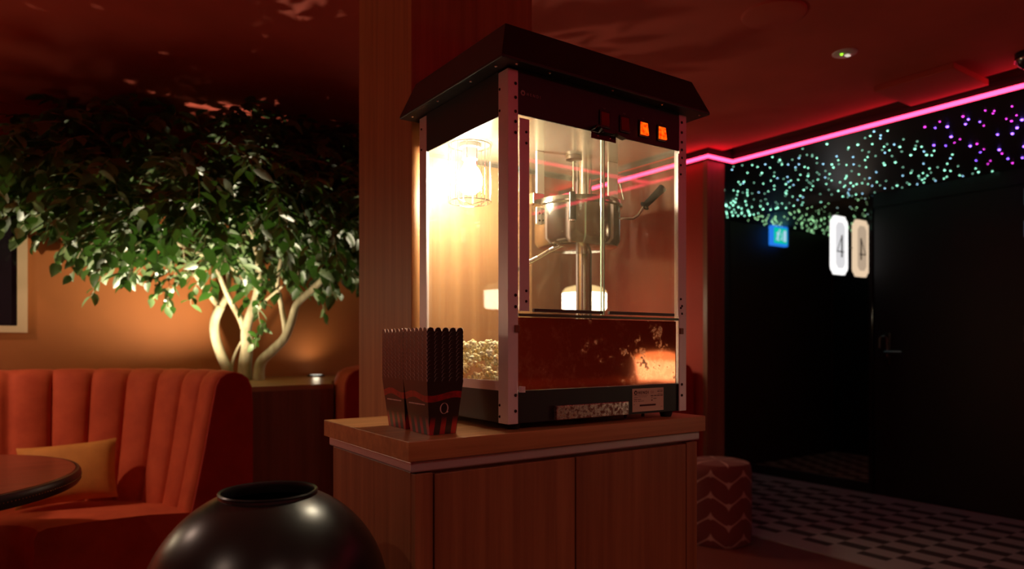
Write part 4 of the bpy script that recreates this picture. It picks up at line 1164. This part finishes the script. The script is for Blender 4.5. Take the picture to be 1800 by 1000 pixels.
bm = BM(); box(bm, x0 + fw, x1 - fw, 4.500, 4.5195, z0 + 0.035, z1 - fw); pr_ = obj('print', bm, M_pic, t)
bm = BM()   # pale figure in the print
fig = [(-0.165, 1.70), (-0.14, 1.79), (-0.16, 1.86), (-0.13, 1.95), (-0.19, 2.0), (-0.24, 1.92), (-0.30, 1.86), (-0.27, 1.78), (-0.26, 1.66), (-0.21, 1.73)]
plate_y(bm, fig, 4.4985, 4.4998); obj('figure', bm, mat('grey figure print', (0.20, 0.19, 0.20), 0.05), pr_)

# ottoman
oc = (3.455, 2.79)
M_ott = bpy.data.materials.new('chevron leaf fabric'); M_ott.use_nodes = True
m = M_ott; b = bsdf(m); b.inputs['Roughness'].default_value = 0.9; b.inputs['Sheen Weight'].default_value = 0.1
tc = N(m, 'ShaderNodeTexCoord'); sx = N(m, 'ShaderNodeSeparateXYZ'); L(m, tc.outputs['Object'], sx.inputs[0])
an = mth(m, 'ARCTAN2', sx.outputs['Y'], sx.outputs['X'])
aa = mth(m, 'DIVIDE', mth(m, 'ADD', an, 10.0), 2 * PI / 6)      # one full zigzag per unit
tri = mth(m, 'MULTIPLY', mth(m, 'PINGPONG', aa, 0.5), 2.0)       # 0..1..0
f = mth(m, 'FRACT', mth(m, 'ADD', mth(m, 'DIVIDE', sx.outputs['Z'], 0.125), mth(m, 'MULTIPLY', tri, 0.55)))
dist = mth(m, 'ABSOLUTE', mth(m, 'SUBTRACT', f, 0.5))
edge = mth(m, 'ABSOLUTE', mth(m, 'SUBTRACT', mth(m, 'MULTIPLY', tri, 2.0), 1.0))
wdt = mth(m, 'ADD', 0.035, mth(m, 'MULTIPLY', mth(m, 'POWER', edge, 5.0), 0.16))
pk = mth(m, 'LESS_THAN', dist, wdt)
cm = N(m, 'ShaderNodeMix', data_type='RGBA'); L(m, pk, cm.inputs[0]); cm.inputs[6].default_value = (0.16, 0.022, 0.018, 1); cm.inputs[7].default_value = (0.46, 0.22, 0.19, 1)
L(m, cm.outputs[2], b.inputs['Base Color'])
bm = BM(); lathe(bm, [(0, 0.0), (0.185, 0.0), (0.195, 0.012), (0.198, 0.06), (0.198, 0.43), (0.194, 0.462), (0.182, 0.482), (0.15, 0.490), (0, 0.493)], (*oc, 0), 72)
tag(obj('ottoman', bm, M_ott, smooth=True), 'round burgundy ottoman with pink chevron leaf pattern beside the cabinet', 'ottoman')

# ------------------------------------------------------------------ furniture and lamps behind the viewer that the glass and steel mirror
bm = BM(); box(bm, 2.3, 3.66, -1.22, -0.66, 0.0, 0.92); box(bm, 2.25, 3.68, -1.27, -0.61, 0.92, 0.965)
tag(obj('bar_counter', bm, M_wood_h), 'wooden bar counter carrying a glowing dome lamp behind the viewer', 'counter')
M_shade = emis('pendant diffuser', (1.0, 0.80, 0.52), PENDANT)
M_cap = emis('pendant cap glow', (1.0, 0.66, 0.28), 1.3)
M_shade2 = emis('table lamp diffuser', (1.0, 0.80, 0.52), BAR)
M_cap2 = emis('table lamp cap glow', (1.0, 0.62, 0.28), BAR * 0.6)
def dome_parts(t, r, h, m1, m2, top):
    out = []
    bm = BM(); lathe(bm, [(0, 0.0), (r * 0.92, 0.0), (r, 0.012), (r, h * 0.66), (0, h * 0.66)], (0, 0, 0), 40); out.append(obj('diffuser', bm, m1, t, local=True, smooth=True))
    bm = BM(); lathe(bm, [(r, h * 0.66 + 0.0005), (r, h * 0.74), (r * 0.86, h * 0.88), (r * 0.5, h * 0.97), (0, h)], (0, 0, 0), 40); out.append(obj('dome', bm, m2, t, local=True, smooth=True))
    if top:
        bm = BM(); tube(bm, [(0, 0, h + 0.0005), (0, 0, CZ - top - 0.0005)], 0.004, 8); out.append(obj('cord', bm, M_black, t, local=True))
    return out
t = thing('pendant_lamp', 'glowing white dome pendant over the far booth, seen through the machine behind its column', 'lamp', (2.99, 3.50, 1.425), 0)
proto = dome_parts(t, 0.145, 0.165, M_shade, M_cap, 1.425)
t = thing('pendant_lamp', 'glowing dome pendant over the near booth table, mirrored in the side glass', 'lamp', (-0.82, 3.60, 1.425), 0)
for s_ in proto:
    c = s_.copy(); scn.collection.objects.link(c); c.parent = t
t = thing('table_lamp', 'glowing dome lamp standing on the bar counter, mirrored in the machine drop door', 'lamp', (3.47, -0.92, 0.966), 0)
dome_parts(t, 0.15, 0.19, M_shade2, M_cap2, 0)

# fill lights added out of view to brighten cabinet and booth, built as downlights
first = None
for k, (x, y, en, lab) in enumerate(((0.10, -0.75, 1.0, 'added fill light in a recessed ceiling fitting above and behind the viewer, nearest the vase'), (1.55, -0.95, 1.1, 'added fill light in a recessed ceiling fitting behind the viewer in front of the bar'),
                             (-1.3, 0.6, 1.3, 'added fill light in a recessed ceiling fitting left of the viewer over the aisle'), (-1.30, 3.45, 5.2, 'added fill light in a recessed ceiling fitting over the near booth, left of the view'))):
    t = thing('fill_light', lab, 'ceiling light', (x, y, CZ), 0)
    bm = BM(); lathe(bm, [(0.036, -0.0005), (0.036, -0.004), (0.048, -0.004), (0.050, -0.0005)], (0, 0, 0), 32); obj('ring', bm, M_black, t, local=True, smooth=True)
    bm = BM(); lathe(bm, [(0, -0.0005), (0.0355, -0.0005), (0.0355, -0.0015), (0, -0.0015)], (0, 0, 0), 32); obj('lens', bm, emis('downlight lens', (1.0, 0.72, 0.5), 30, False), t, local=True)
    ld = bpy.data.lights.new('fill_beam', 'SPOT'); ld.energy = FILL * en; ld.color = (1.0, 0.70, 0.54); ld.spot_size = math.radians(150); ld.spot_blend = 0.8; ld.shadow_soft_size = 0.035
    lo = bpy.data.objects.new('beam', ld); scn.collection.objects.link(lo); lo.parent = t; lo.location = (0, 0, -0.01)
